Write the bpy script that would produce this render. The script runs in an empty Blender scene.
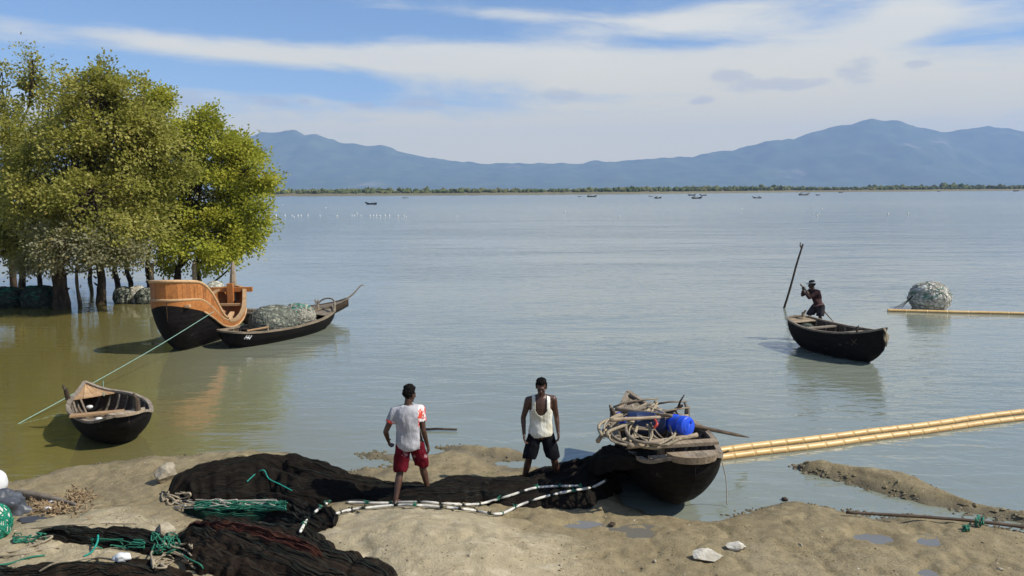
import bpy, bmesh, math, random
import numpy as np
from mathutils import Vector, Matrix, noise, Quaternion
random.seed(7)
SC = bpy.context.scene
COL = SC.collection
R = math.radians
# ------------------------------------------------------------------ camera
CAM_H, FPX = 4.6, 780.0
PITCH, ROLL = math.atan((288-189)/FPX), R(-0.33)
cd = bpy.data.cameras.new('camera'); cam = bpy.data.objects.new('camera', cd); COL.objects.link(cam)
CM = Matrix.Rotation(math.pi/2-PITCH, 3, 'X') @ Matrix.Rotation(ROLL, 3, 'Z')
cam.matrix_world = Matrix.Translation((0, 0, CAM_H)) @ CM.to_4x4()
cd.sensor_width = 36; cd.lens = 36*FPX/1024; cd.clip_end = 60000; cd.clip_start = .1
SC.camera = cam
# ------------------------------------------------------------------ exposure, sun, sky
vs = SC.view_settings
vs.view_transform = 'Standard'; vs.look = 'None'; vs.gamma = 1; vs.use_curve_mapping = False; vs.exposure = 0.36
SUN_EL = R(46); SUN_AZ = math.atan2(0.96, -0.22)      # azimuth from +Y towards +X: right and a little behind the camera
SD = Vector((math.sin(SUN_AZ)*math.cos(SUN_EL), math.cos(SUN_AZ)*math.cos(SUN_EL), math.sin(SUN_EL)))
sl = bpy.data.lights.new('sun', 'SUN'); sun = bpy.data.objects.new('sun', sl); COL.objects.link(sun)
sl.energy = 4.3; sl.angle = R(.53); sl.color = (1, .955, .87)
sun.rotation_euler = SD.to_track_quat('Z', 'Y').to_euler(); sun.location = (30, -15, 40)

class NT:
    """tiny node-tree helper"""
    def __init__(s, tree): s.t = tree; s.n = tree.nodes; s.l = tree.links
    def put(s, sock, v):
        if v is None: return
        if hasattr(v, 'node'): s.l.new(v, sock)
        elif isinstance(v, (tuple, list)) and len(v) == 3 and sock.type == 'RGBA': sock.default_value = (*v, 1)
        else: sock.default_value = v
    def node(s, typ, ins=None, out=0, **kw):
        n = s.n.new('ShaderNode'+typ)
        for k, v in kw.items(): setattr(n, k, v)
        for k, v in (ins or {}).items(): s.put(n.inputs[k], v)
        return n.outputs[out]
    def m(s, op, a, b=None, c=None, clamp=False):
        n = s.n.new('ShaderNodeMath'); n.operation = op; n.use_clamp = clamp
        for i, v in enumerate((a, b, c)):
            if v is not None: s.put(n.inputs[i], v)
        return n.outputs[0]
    def mixc(s, f, a, b, blend='MIX'):
        n = s.n.new('ShaderNodeMix'); n.data_type = 'RGBA'; n.blend_type = blend; n.clamp_factor = True
        s.put(n.inputs[0], f); s.put(n.inputs[6], a); s.put(n.inputs[7], b)
        return n.outputs[2]
    def ramp(s, v, a, b, lo=0., hi=1., smooth=True):
        n = s.n.new('ShaderNodeMapRange'); n.interpolation_type = 'SMOOTHSTEP' if smooth else 'LINEAR'
        for i, x in enumerate((v, a, b, lo, hi)): s.put(n.inputs[i], x)
        return n.outputs[0]
    def noise(s, vec, scale, detail=4, rough=.55, dist=0., out=0, lac=2.):
        return s.node('TexNoise', {'Vector': vec, 'Scale': scale, 'Detail': detail, 'Roughness': rough, 'Distortion': dist, 'Lacunarity': lac}, out)
    def vmap(s, vec, scale=(1, 1, 1), loc=(0, 0, 0), rot=(0, 0, 0)):
        return s.node('Mapping', {'Vector': vec, 'Scale': scale, 'Location': loc, 'Rotation': rot})
    def sep(s, vec):
        n = s.n.new('ShaderNodeSeparateXYZ'); s.put(n.inputs[0], vec); return n.outputs
    def comb(s, x=0., y=0., z=0.):
        return s.node('CombineXYZ', {0: x, 1: y, 2: z})
    def bump(s, h, strength=.5, dist=.02, normal=None):
        return s.node('Bump', {'Height': h, 'Strength': strength, 'Distance': dist, 'Normal': normal})

wd = bpy.data.worlds.new('World'); SC.world = wd; wd.use_nodes = True
def build_world():
    t = NT(wd.node_tree); t.n.clear()
    co = t.node('TexCoord', out=0)
    sky = t.node('TexSky', sky_type='NISHITA', sun_disc=False, sun_elevation=SUN_EL, sun_rotation=SUN_AZ,
                 altitude=0, air_density=1.0, dust_density=.25, ozone_density=4.0)
    x, y, z = t.sep(co)
    az = t.m('ARCTAN2', x, y); el = t.m('ARCSINE', z)
    # bluer, slightly deeper clear sky
    sky = t.mixc(1., sky, (.86, .98, 1.10), 'MULTIPLY')
    v1 = t.comb(t.m('ADD', t.m('MULTIPLY', az, 2.6), t.m('MULTIPLY', el, 3.0)), t.m('MULTIPLY', el, 15.), 3.7)
    v2 = t.comb(t.m('ADD', t.m('MULTIPLY', az, 8.), t.m('MULTIPLY', el, 12.)), t.m('MULTIPLY', el, 42.), 1.3)
    n1 = t.noise(v1, 1.25, 8, .60, .7); n2 = t.noise(v2, 1.1, 8, .64, .5)
    cov = t.m('ADD', t.m('MULTIPLY', n1, .62), t.m('MULTIPLY', n2, .42))
    # broad cloud sheets of this sky (azimuth, elevation, half widths, tilt, strength), in radians
    def px(u, v): return math.atan((u-512)/FPX), math.atan((189-v)/FPX)*math.cos(math.atan((u-512)/FPX))
    for (u, v, wu, wv, tilt, k) in ((300, 57, 260, 13, .018, .36), (560, 72, 240, 26, .06, .18), (800, 55, 190, 26, -.06, .26), (700, 25, 170, 12, -.10, .22), (905, 15, 45, 22, -.3, .25),
                                    (1000, 95, 260, 24, 0, .22), (520, 22, 150, 5, .05, .16), (230, 20, 240, 17, .04, -.26), (60, 85, 190, 50, 0, -.08), (640, 47, 90, 7, .06, -.16), (980, 48, 70, 5, .03, -.12), (930, 8, 60, 6, 0, -.10), (250, 84, 130, 9, .02, -.22)):
        a0, e0 = px(u, v); wa, we = wu/FPX, wv/FPX
        da = t.m('SUBTRACT', az, a0); de = t.m('SUBTRACT', t.m('SUBTRACT', el, e0), t.m('MULTIPLY', da, -tilt))
        q = t.m('ADD', t.m('POWER', t.m('ABSOLUTE', t.m('DIVIDE', da, wa)), 2.), t.m('POWER', t.m('ABSOLUTE', t.m('DIVIDE', de, we)), 2.))
        cov = t.m('ADD', cov, t.m('MULTIPLY', t.m('POWER', 2.718, t.m('MULTIPLY', q, -1.)), k))
    # whiter towards the horizon all round
    cov = t.m('ADD', cov, t.ramp(el, .17, .02, 0, .40))
    cl = t.ramp(cov, .47, .84, 0., .97)
    warm = t.noise(v2, .6, 3)
    ccol = t.mixc(warm, (6.6, 6.6, 6.0), (8.2, 7.9, 6.5))
    ccol = t.mixc(t.ramp(el, .20, .05), ccol, (8.4, 7.3, 4.0))   # thicker, brighter cloud low down
    out = t.mixc(cl, sky, ccol)
    # small grey cumulus low over the hills
    v3 = t.comb(t.m('MULTIPLY', az, 30.), t.m('MULTIPLY', el, 90.), .6)
    n3 = t.noise(v3, 1.0, 5, .6)
    g = None
    for (u, v, wu, wv) in ((198, 101, 32, 8), (277, 102, 26, 6), (310, 103, 10, 4), (367, 107, 17, 4), (424, 104, 34, 7), (569, 98, 30, 8), (725, 82, 24, 9), (760, 90, 60, 8), (850, 75, 22, 14), (700, 104, 14, 5), (906, 71, 14, 5)):
        a0, e0 = px(u, v); wa, we = wu/FPX, wv/FPX
        q = t.m('ADD', t.m('POWER', t.m('ABSOLUTE', t.m('DIVIDE', t.m('SUBTRACT', az, a0), wa)), 2.), t.m('POWER', t.m('ABSOLUTE', t.m('DIVIDE', t.m('SUBTRACT', el, e0), we)), 2.))
        e = t.m('POWER', 2.718, t.m('MULTIPLY', q, -1.)); g = e if g is None else t.m('MAXIMUM', g, e)
    gm = t.ramp(t.m('ADD', g, t.m('MULTIPLY', t.m('SUBTRACT', n3, .5), 1.7)), .34, .95, 0, .55)
    out = t.mixc(gm, out, (4.3, 4.5, 4.7))
    bg = t.n.new('ShaderNodeBackground'); t.put(bg.inputs[0], out); bg.inputs[1].default_value = .09
    o = t.n.new('ShaderNodeOutputWorld'); t.l.new(bg.outputs[0], o.inputs[0])
build_world()

# ------------------------------------------------------------------ helpers
def ray(px, py): return (CM @ Vector(((px-512)/FPX, (288-py)/FPX, -1))).normalized()
def W(px, py, z=0.):
    d = ray(px, py); return Vector((0, 0, CAM_H)) + d*((z-CAM_H)/d.z)
def WY(px, py, Y):
    d = ray(px, py); return Vector((0, 0, CAM_H)) + d*(Y/d.y)
def tag(o, label=None, cat=None, group=None, kind=None):
    for k, v in (('label', label), ('category', cat), ('group', group), ('kind', kind)):
        if v: o[k] = v
    return o
def link(name, me, parent=None, loc=None, rot=None):
    o = bpy.data.objects.new(name, me); COL.objects.link(o)
    if parent is not None: o.parent = parent
    if loc is not None: o.location = loc
    if rot is not None: o.rotation_euler = rot
    return o
def empty(name, loc=(0, 0, 0), rot=(0, 0, 0)):
    o = link(name, None, None, loc, rot); o.empty_display_size = .2; return o
def mesh(name, V, F, mat=None, smooth=False):
    me = bpy.data.meshes.new(name)
    if isinstance(V, np.ndarray): V = V.tolist()
    me.from_pydata([tuple(v) for v in V], [], F); me.update()
    if mat is not None:
        for mm in (mat if isinstance(mat, (list, tuple)) else [mat]): me.materials.append(mm)
    if smooth: me.shade_smooth()
    return me
def copy_tree(o, parent=None):
    c = o.copy(); COL.objects.link(c); c.parent = parent
    for ch in list(o.children): copy_tree(ch, c)
    return c

class MB:
    """collects vertices and faces for ONE mesh object"""
    def __init__(s): s.V = []; s.F = []
    def add(s, V, F):
        b = len(s.V); s.V += [Vector(v) for v in V]; s.F += [[b+i for i in f] for f in F]; return s
    def box(s, c, size, M=None, taper=1.):
        hx, hy, hz = (a/2 for a in size)
        v = [Vector((x*hx*(taper if z > 0 else 1), y*hy*(taper if z > 0 else 1), z*hz)) for z in (-1, 1) for y in (-1, 1) for x in (-1, 1)]
        if M is not None: v = [M @ p for p in v]
        c = Vector(c); v = [p+c for p in v]
        return s.add(v, [[0, 2, 3, 1], [4, 5, 7, 6], [0, 1, 5, 4], [2, 6, 7, 3], [0, 4, 6, 2], [1, 3, 7, 5]])
    def bar(s, a, b, w, h, up=(0, 0, 1)):
        a, b = Vector(a), Vector(b); d = b-a; L = d.length; d.normalize()
        u = Vector(up); sx = d.cross(u)
        if sx.length < 1e-4: sx = Vector((1, 0, 0))
        sx.normalize(); u = sx.cross(d)
        M = Matrix((d, -sx, u)).transposed()
        return s.box((a+b)/2, (L, w, h), M)
    def tube(s, pts, r, n=8, cap=True, jitter=0.):
        pts = [Vector(p) for p in pts]; k = len(pts)
        rs = r if isinstance(r, (list, tuple)) else [r]*k
        V = []; prev = None
        for i, p in enumerate(pts):
            d = (pts[min(i+1, k-1)]-pts[max(i-1, 0)])
            if d.length < 1e-9: d = Vector((0, 0, 1))
            d.normalize()
            if prev is None:
                x = d.orthogonal().normalized()
            else:
                x = prev - d*prev.dot(d)
                x = x.normalized() if x.length > 1e-6 else d.orthogonal().normalized()
            prev = x; y = d.cross(x)
            for j in range(n):
                a = 2*math.pi*j/n; rr = rs[i]*(1+(random.uniform(-jitter, jitter) if jitter else 0))
                V.append(p + (x*math.cos(a)+y*math.sin(a))*rr)
        F = [[i*n+j, i*n+(j+1) % n, (i+1)*n+(j+1) % n, (i+1)*n+j] for i in range(k-1) for j in range(n)]
        if cap: F += [list(range(n))[::-1], [(k-1)*n+j for j in range(n)]]
        return s.add(V, F)
    def ellipsoid(s, c, r, nu=12, nv=8, M=None):
        V = [Vector((0, 0, -1))]
        for i in range(1, nv):
            ph = -math.pi/2+math.pi*i/nv
            for j in range(nu):
                a = 2*math.pi*j/nu; V.append(Vector((math.cos(ph)*math.cos(a), math.cos(ph)*math.sin(a), math.sin(ph))))
        V.append(Vector((0, 0, 1)))
        F = [[0, 1+(j+1) % nu, 1+j] for j in range(nu)]
        for i in range(nv-2):
            F += [[1+i*nu+j, 1+i*nu+(j+1) % nu, 1+(i+1)*nu+(j+1) % nu, 1+(i+1)*nu+j] for j in range(nu)]
        b = 1+(nv-2)*nu; F += [[b+j, b+(j+1) % nu, len(V)-1] for j in range(nu)]
        V = [Vector((v.x*r[0], v.y*r[1], v.z*r[2])) for v in V]
        if M is not None: V = [M @ v for v in V]
        c = Vector(c); return s.add([v+c for v in V], F)
    def build(s, name, mat, parent=None, smooth=False, loc=None, rot=None):
        return link(name, mesh(name, s.V, s.F, mat, smooth), parent, loc, rot)

def spline(pts, n):
    """Catmull-Rom through pts (tuples), n samples"""
    P = np.array(pts, float); k = len(P)
    out = []
    for t in np.linspace(0, k-1, n):
        i = min(int(t), k-2); f = t-i
        p0, p1, p2, p3 = P[max(i-1, 0)], P[i], P[i+1], P[min(i+2, k-1)]
        out.append(.5*((2*p1)+(-p0+p2)*f+(2*p0-5*p1+4*p2-p3)*f*f+(-p0+3*p1-3*p2+p3)*f**3))
    return np.array(out)

# ------------------------------------------------------------------ materials
MATS = {}
def mat(name):
    m = bpy.data.materials.new(name); m.use_nodes = True; t = NT(m.node_tree); t.n.clear()
    o = t.n.new('ShaderNodeOutputMaterial'); b = t.n.new('ShaderNodeBsdfPrincipled'); t.l.new(b.outputs[0], o.inputs[0])
    MATS[name] = m; return m, t, b, o
def simple(name, c1, c2=None, scale=8., rough=.7, stretch=(1, 1, 1), bump=.15, bdist=.01, detail=5, spec=.3, contrast=(.35, .65)):
    m, t, b, o = mat(name)
    co = t.node('TexCoord', out=3)
    v = t.vmap(co, stretch); n = t.noise(v, scale, detail, .6)
    c = t.mixc(t.ramp(n, *contrast), c1, c2 or tuple(x*.6 for x in c1))
    n2 = t.noise(co, scale*.23, 3); c = t.mixc(t.ramp(n2, .35, .7, 0, .35), c, tuple(x*.55 for x in c1))
    t.put(b.inputs['Base Color'], c); b.inputs['Roughness'].default_value = rough; b.inputs['Specular IOR Level'].default_value = spec
    if bump: t.put(b.inputs['Normal'], t.bump(n, bump, bdist))
    return m
# ------------------------------------------------------------------ the foreshore and the bed of the bay
def poly_sd(P, poly):
    """signed distance (positive inside) of points P (n,2) to polygon"""
    poly = np.array(poly); n = len(poly); d = np.full(len(P), 1e9); ins = np.zeros(len(P), bool)
    for i in range(n):
        a, b = poly[i], poly[(i+1) % n]; e = b-a; w = P-a
        t = np.clip((w@e)/(e@e), 0, 1); q = w-np.outer(t, e); d = np.minimum(d, (q*q).sum(1))
        c = (a[1] > P[:, 1]) != (b[1] > P[:, 1])
        with np.errstate(divide='ignore', invalid='ignore'):
            ins ^= c & (P[:, 0] < (b[0]-a[0])*(P[:, 1]-a[1])/(b[1]-a[1]+1e-12)+a[0])
    return np.where(ins, 1, -1)*np.sqrt(d)
SHORE = [(-500, 520), (-200, 500), (-60, 492), (0, 486), (30, 480), (70, 469), (120, 462), (180, 458), (240, 453), (285, 455), (310, 470), (340, 481), (362, 480),
         (385, 468), (420, 459), (450, 452), (480, 457), (505, 470), (560, 474), (600, 488), (645, 512), (690, 522), (722, 519), (760, 511), (800, 507), (845, 511), (870, 516),
         (930, 520), (980, 526), (1024, 534), (1200, 548), (1500, 560)]
LAND = [tuple(W(*p).xy) for p in SHORE] + [(30, -14), (-30, -14)]
SPIT = [tuple(W(*p).xy) for p in ((793, 467), (815, 464), (860, 470), (905, 476), (940, 490), (980, 506), (1024, 515), (1200, 530), (1200, 542), (1024, 524), (985, 516), (930, 506), (880, 493), (840, 481), (803, 473))]
PATCH = [[tuple(W(*p).xy) for p in q] for q in (((352, 454), (372, 452), (398, 456), (405, 463), (388, 462), (365, 459)), ((438, 448), (470, 446), (515, 450), (525, 458), (495, 459), (460, 455)),
                                                ((352, 474), (366, 468), (390, 468), (398, 476), (380, 481), (358, 481)))]
PUDDLE = [(875, 540, 17, 6), (931, 543, 12, 4), (926, 573, 14, 4), (578, 526, 15, 3), (642, 533, 15, 5), (613, 529, 5, 2), (513, 523, 13, 3)]
BUMPS = [(400, 545, .20, 1.3), (460, 575, .20, 1.1), (300, 560, .10, 1.5), (60, 545, .14, 1.4), (750, 560, .10, 1.2), (560, 560, .07, .9), (820, 520, .06, .7), (690, 545, .05, .6), (960, 560, .09, 1.3), (100, 485, -.10, 1.1)]
def ground_z(P):
    P = np.asarray(P, float)
    sd = poly_sd(P, LAND)
    N = lambda s, o=0., oc=4: np.array([noise.fractal((p[0]*s+o, p[1]*s-o, o), .9, 2.1, oc) for p in P])
    wob = N(.9, 3.1)*.20 + N(3.2, 8.)*.05
    s = sd+wob
    land = .02 + .09*np.clip(s/.35, 0, 1)**.8 + .17*np.clip(s/3.2, 0, 1) + .30*np.clip((7.6-P[:, 1])/1., 0, 99)
    sea = np.maximum(.09*s-.012*s*s, -2.2)
    sea = np.where(s < -6, np.maximum(-.97+.03*(s+6), -2.2), sea)
    z = np.where(s > 0, land, sea)
    near = (P[:, 1] < 22) & (np.abs(P[:, 0]) < 22)
    for u, v, h, r in BUMPS:
        c = W(u, v, .25); q = ((P[:, 0]-c.x)**2+(P[:, 1]-c.y)**2)/(r*r); z = z + h*np.exp(-q)*np.clip(s/.6, 0, 1)
    d = poly_sd(P, SPIT)+wob*.6-.10
    z = np.maximum(z, np.where(d > -.4, .17*np.clip((d+.06)/.30, -.5, 1), -9))
    for q in PATCH:
        d = poly_sd(P, q)+wob*.8
        z = np.maximum(z, np.where(d > -.5, .13*np.clip((d+.03)/.4, -.7, 1), -9))
    rough = N(1.7, 1.7)*.028 + N(5., 4.4)*.011 + N(13., 2.2, 3)*.008
    lump = 1-np.abs(N(2.6, 6.6, 3))*2.2; rough = rough + .007*lump
    amp = np.clip((z+.10)/.2, .12, 1.)
    z = z + rough*amp
    # runnels and footprints trodden in the mud
    z = z - .035*np.clip(.12-np.abs(N(.8, 12.)), 0, 1)/.12*np.clip(s/.8, 0, 1)
    for i, (u, v, a, b) in enumerate(PUDDLE):
        c = W(u, v, PUD_Z[i]); e = W(u+a, v, PUD_Z[i]); f = W(u, v-b, PUD_Z[i])
        ra, rb = (e-c).length, (f-c).length
        q = ((P[:, 0]-c.x)/ra)**2+((P[:, 1]-c.y)/rb)**2
        q = q*(1+wob*1.5)+N(2.2, 21.+i)*1.1+N(7., 5.+i)*.35
        z = np.where(q < 2.2, np.minimum(z, PUD_Z[i]+np.clip((q-1)*.05, -.02, 1)), z)
    return z
PUD_Z = [.19, .23, .27, .20, .22, .20, .20, .26]
GRID = {}; GS = .04
def gz(x, y):
    if GRID and GRID['x'][0] < x < GRID['x'][-1] and GRID['y'][0] < y < GRID['y'][-1]:
        X, Y, Z = GRID['x'], GRID['y'], GRID['z']; i = max(0, min(len(X)-2, int((x-X[0])/GS))); j = max(0, min(len(Y)-2, int((y-Y[0])/GS)))
        a, b = (x-X[i])/GS, (y-Y[j])/GS
        return float((Z[j, i]*(1-a)+Z[j, i+1]*a)*(1-b)+(Z[j+1, i]*(1-a)+Z[j+1, i+1]*a)*b)
    return float(ground_z(np.array([[x, y]]))[0])
def on_ground(px, py, dz=0.):
    z = .2
    for _ in range(4):
        p = W(px, py, z); z = gz(p.x, p.y)
    p = W(px, py, z); p.z = z+dz; return p

def mud_material():
    m, t, b, o = mat('mud')
    g = t.n.new('ShaderNodeNewGeometry'); pos = g.outputs['Position']; z = t.sep(pos)[2]
    n1 = t.noise(pos, .9, 5, .6); n2 = t.noise(pos, 5., 6, .65); n3 = t.noise(pos, 38., 5, .7); n4 = t.noise(t.vmap(pos, (1, 2.6, 1), rot=(0, 0, .35)), 2.1, 6, .6, .6)
    dry = t.mixc(t.ramp(n2, .3, .7), (.44, .37, .235), (.335, .28, .172))
    dry = t.mixc(t.ramp(n3, .42, .72, 0, .65), dry, (.27, .205, .12))
    dry = t.mixc(t.ramp(n4, .50, .72, 0, .6), dry, (.58, .50, .35))
    damp = t.mixc(t.ramp(n2, .3, .7), (.31, .25, .14), (.22, .172, .092))
    damp = t.mixc(t.ramp(n3, .45, .72, 0, .5), damp, (.10, .082, .050))
    hz = t.m('ADD', z, t.m('MULTIPLY', t.m('SUBTRACT', n1, .5), .20)); hz = t.m('ADD', hz, t.m('MULTIPLY', t.m('SUBTRACT', n2, .5), .10))
    c = t.mixc(t.ramp(hz, .27, .43), damp, dry)
    # algae film in damp hollows
    alg = t.m('MULTIPLY', t.ramp(t.noise(pos, 1.9, 5, .65), .60, .70), t.ramp(z, .30, .16))
    c = t.mixc(t.m('MULTIPLY', alg, .55), c, (.13, .13, .035))
    wet = t.ramp(hz, .12, .02)
    c = t.mixc(t.m('MULTIPLY', wet, .55), c, (.085, .070, .042))
    # dark specks of leaf and charcoal, small cracks
    sp = t.node('TexVoronoi', {'Vector': t.vmap(pos, (1, 1.6, 1)), 'Scale': 15.}, 0); c = t.mixc(t.m('MULTIPLY', t.ramp(sp, .15, .07), t.ramp(n1, .38, .56, 0, .9)), c, (.05, .038, .024))
    crk = t.ramp(t.m('ABSOLUTE', t.m('SUBTRACT', t.noise(pos, 3.4, 6, .7, .7), .5)), .018, .004, 0, .55); c = t.mixc(t.m('MULTIPLY', crk, t.ramp(n1, .4, .6)), c, (.085, .066, .042))
    # scattered shell grit
    vor = t.node('TexVoronoi', {'Vector': pos, 'Scale': 26.}, 0); grit = t.m('MULTIPLY', t.ramp(vor, .075, .04), t.ramp(n2, .55, .68))
    c = t.mixc(t.m('MULTIPLY', grit, .8), c, (.62, .57, .46))
    t.put(b.inputs['Base Color'], c)
    t.put(b.inputs['Roughness'], t.m('SUBTRACT', .92, t.m('MULTIPLY', wet, .5)))
    b.inputs['Specular IOR Level'].default_value = .25
    h = t.m('ADD', t.m('MULTIPLY', n2, .30), t.m('MULTIPLY', n3, .34)); h = t.m('ADD', h, t.m('MULTIPLY', t.noise(pos, 110., 3, .6), .12))
    t.put(b.inputs['Normal'], t.bump(h, 1., .045))
    return m
mud_material()

def grid_ground():
    # one sheet: fine where the photograph looks closely, growing coarse out to the far side of the bay
    def axis(lo, hi, step, far_lo, far_hi, g=1.22):
        a = list(np.arange(lo, hi+1e-6, step)); s = step; x = a[-1]
        while x < far_hi: s *= g; x += s; a.append(min(x, far_hi))
        s = step; x = a[0]; pre = []
        while x > far_lo: s *= g; x -= s; pre.append(max(x, far_lo))
        return np.array(pre[::-1]+a)
    X = axis(-9.5, 9.5, GS, -11000, 11000); Y = axis(7.3, 18.0, GS, -900, 9360)
    XX, YY = np.meshgrid(X, Y); P = np.stack([XX.ravel(), YY.ravel()], 1)
    z = np.full(len(P), -2.2)
    near = (np.abs(P[:, 0]) < 60) & (P[:, 1] < 70) & (P[:, 1] > -60)
    z[near] = ground_z(P[near])
    z[(P[:, 1] <= -6)] = 3.4
    ii = np.where((X > -9.51) & (X < 9.51))[0]; jj = np.where((Y > 7.29) & (Y < 18.01))[0]
    GRID.update(x=X[ii], y=Y[jj], z=z.reshape(len(Y), len(X))[np.ix_(jj, ii)])
    V = np.column_stack([P, np.minimum(z, 3.4)])
    nx, ny = len(X), len(Y)
    i = (np.arange(ny-1)[:, None]*nx+np.arange(nx-1)[None, :]).ravel()
    F = np.stack([i, i+1, i+nx+1, i+nx], 1).tolist()
    o = link('ground', mesh('ground', V, F, MATS['mud'], True)); tag(o, 'grey brown mud foreshore with damp hollows', None, None, 'structure')
grid_ground()

# ------------------------------------------------------------------ water
def water_material():
    m, t, b, o = mat('bay_water')
    g = t.n.new('ShaderNodeNewGeometry'); pos = g.outputs['Position']; x, y, z = t.sep(pos)
    # silt and painted tree reflection: olive along the mangrove shore, greyer out in the bay
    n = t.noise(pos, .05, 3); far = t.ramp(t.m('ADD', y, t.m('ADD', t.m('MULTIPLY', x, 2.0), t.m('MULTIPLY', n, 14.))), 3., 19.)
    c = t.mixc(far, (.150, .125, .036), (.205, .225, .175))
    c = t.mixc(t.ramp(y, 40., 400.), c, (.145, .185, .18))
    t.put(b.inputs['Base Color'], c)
    b.inputs['IOR'].default_value = 1.85; b.inputs['Specular IOR Level'].default_value = .5
    t.put(b.inputs['Roughness'], t.ramp(y, 10., 300., .06, .22))
    w1 = t.noise(t.vmap(pos, (.55, 1.5, 1), rot=(0, 0, .12)), 1.5, 3, .55, .4)
    w2 = t.noise(t.vmap(pos, (.5, 1.3, 1), rot=(0, 0, -.15)), 4.6, 3, .5)
    w3 = t.noise(t.vmap(pos, (.35, .8, 1), rot=(0, 0, .2)), .38, 2, .5)
    gust = t.ramp(t.noise(t.vmap(pos, (.35, 1.2, 1), rot=(0, 0, .05)), .07, 4, .6), .35, .68, .35, 1.)
    shelter = t.ramp(t.m('ADD', x, t.m('MULTIPLY', y, .12)), -10., 1., .38, 1.)
    h = t.m('ADD', t.m('MULTIPLY', w1, .55), t.m('ADD', t.m('MULTIPLY', w2, .16), t.m('MULTIPLY', w3, 1.1)))
    h = t.m('MULTIPLY', h, t.m('MULTIPLY', gust, shelter))
    t.put(b.inputs['Normal'], t.bump(h, 1., .08))
    return m
water_material()
def flat(name, pts, z, material):
    return link(name, mesh(name, [(p[0], p[1], z) for p in pts], [list(range(len(pts)))], material))
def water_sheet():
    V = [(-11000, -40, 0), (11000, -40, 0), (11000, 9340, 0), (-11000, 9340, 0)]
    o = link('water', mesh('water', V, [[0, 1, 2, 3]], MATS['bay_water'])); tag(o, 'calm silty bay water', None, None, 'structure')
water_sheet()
def puddles():
    m, t, b, o = mat('puddle_water')
    t.put(b.inputs['Base Color'], (.16, .148, .12)); b.inputs['Roughness'].default_value = .05; b.inputs['IOR'].default_value = 1.8
    for i, (u, v, a, bb) in enumerate(PUDDLE):
        c = W(u, v, PUD_Z[i]); e = W(u+a, v, PUD_Z[i]); f = W(u, v-bb, PUD_Z[i]); ra, rb = (e-c).length*1.9, (f-c).length*1.9
        pts = [(c.x+math.cos(k/14*6.2832)*ra, c.y+math.sin(k/14*6.2832)*rb) for k in range(14)]
        o = flat('puddle', pts, PUD_Z[i]-.006, m); tag(o, 'shallow puddle lying in the mud', None, None, 'structure')
puddles()

# ------------------------------------------------------------------ hills, far bank, haze
def mountains():
    m, t, b, o = mat('forested_hill')
    g = t.n.new('ShaderNodeNewGeometry'); pos = g.outputs['Position']
    n = t.noise(pos, .006, 6, .65); n2 = t.noise(pos, .0016, 4, .6)
    c = t.mixc(t.ramp(n, .35, .65), (.040, .070, .030), (.085, .115, .050)); c = t.mixc(t.ramp(n2, .62, .70, 0, .7), c, (.24, .21, .15))
    t.put(b.inputs['Base Color'], c); b.inputs['Roughness'].default_value = .95; b.inputs['Specular IOR Level'].default_value = .1
    Y0 = 7600.
    sil = [(-700, 150), (-300, 160), (0, 152), (150, 152), (215, 142), (250, 135), (264, 131), (297, 129), (306, 133), (318, 132), (330, 139), (360, 143), (392, 146), (410, 153), (430, 157), (470, 162), (520, 163), (560, 162), (580, 163),
           (600, 159), (615, 161), (650, 158), (690, 156), (712, 151), (740, 148), (764, 140), (790, 138), (815, 129), (840, 124), (862, 119), (890, 118), (905, 123), (925, 128), (945, 131), (965, 127), (985, 125), (1010, 129), (1040, 132), (1120, 140), (1300, 150), (1700, 158)]
    pts = [(WY(u, 189, Y0).x, WY(u, v, Y0).z) for u, v in sil]
    xs, zs = np.array([p[0] for p in pts]), np.array([p[1] for p in pts])
    X = np.arange(-9500, 9501, 38.); Yv = np.concatenate([np.arange(-1900, -300, 75.), np.arange(-300, 301, 40.), np.arange(350, 1700, 130.)])
    V = []
    H = np.interp(X, xs, zs)
    for dy in Yv:
        prof = max(0., 1-abs(dy)/1900.) if dy < 0 else max(0., 1-dy/1700.)
        prof = prof**1.15
        for x, hh in zip(X, H):
            r = noise.ridged_multi_fractal((x*.0011, dy*.0008+3, .3), 1., 2.1, 5, 1., 2.)*.5
            k = prof*(1-(1-prof)*1.25*(1-min(r, 1.3)))
            fine = noise.fractal((x*.006, dy*.006, 5.), .9, 2., 3)
            V.append((x, Y0+dy, hh*k+fine*20*prof-4 if prof > 0 else -1.5))
    nx, ny = len(X), len(Yv)
    F = [[j*nx+i, j*nx+i+1, (j+1)*nx+i+1, (j+1)*nx+i] for j in range(ny-1) for i in range(nx-1)]
    o = link('hills', mesh('hills', V, F, m, True)); tag(o, 'long blue range of forested hills across the bay', None, None, 'structure')
mountains()
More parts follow.
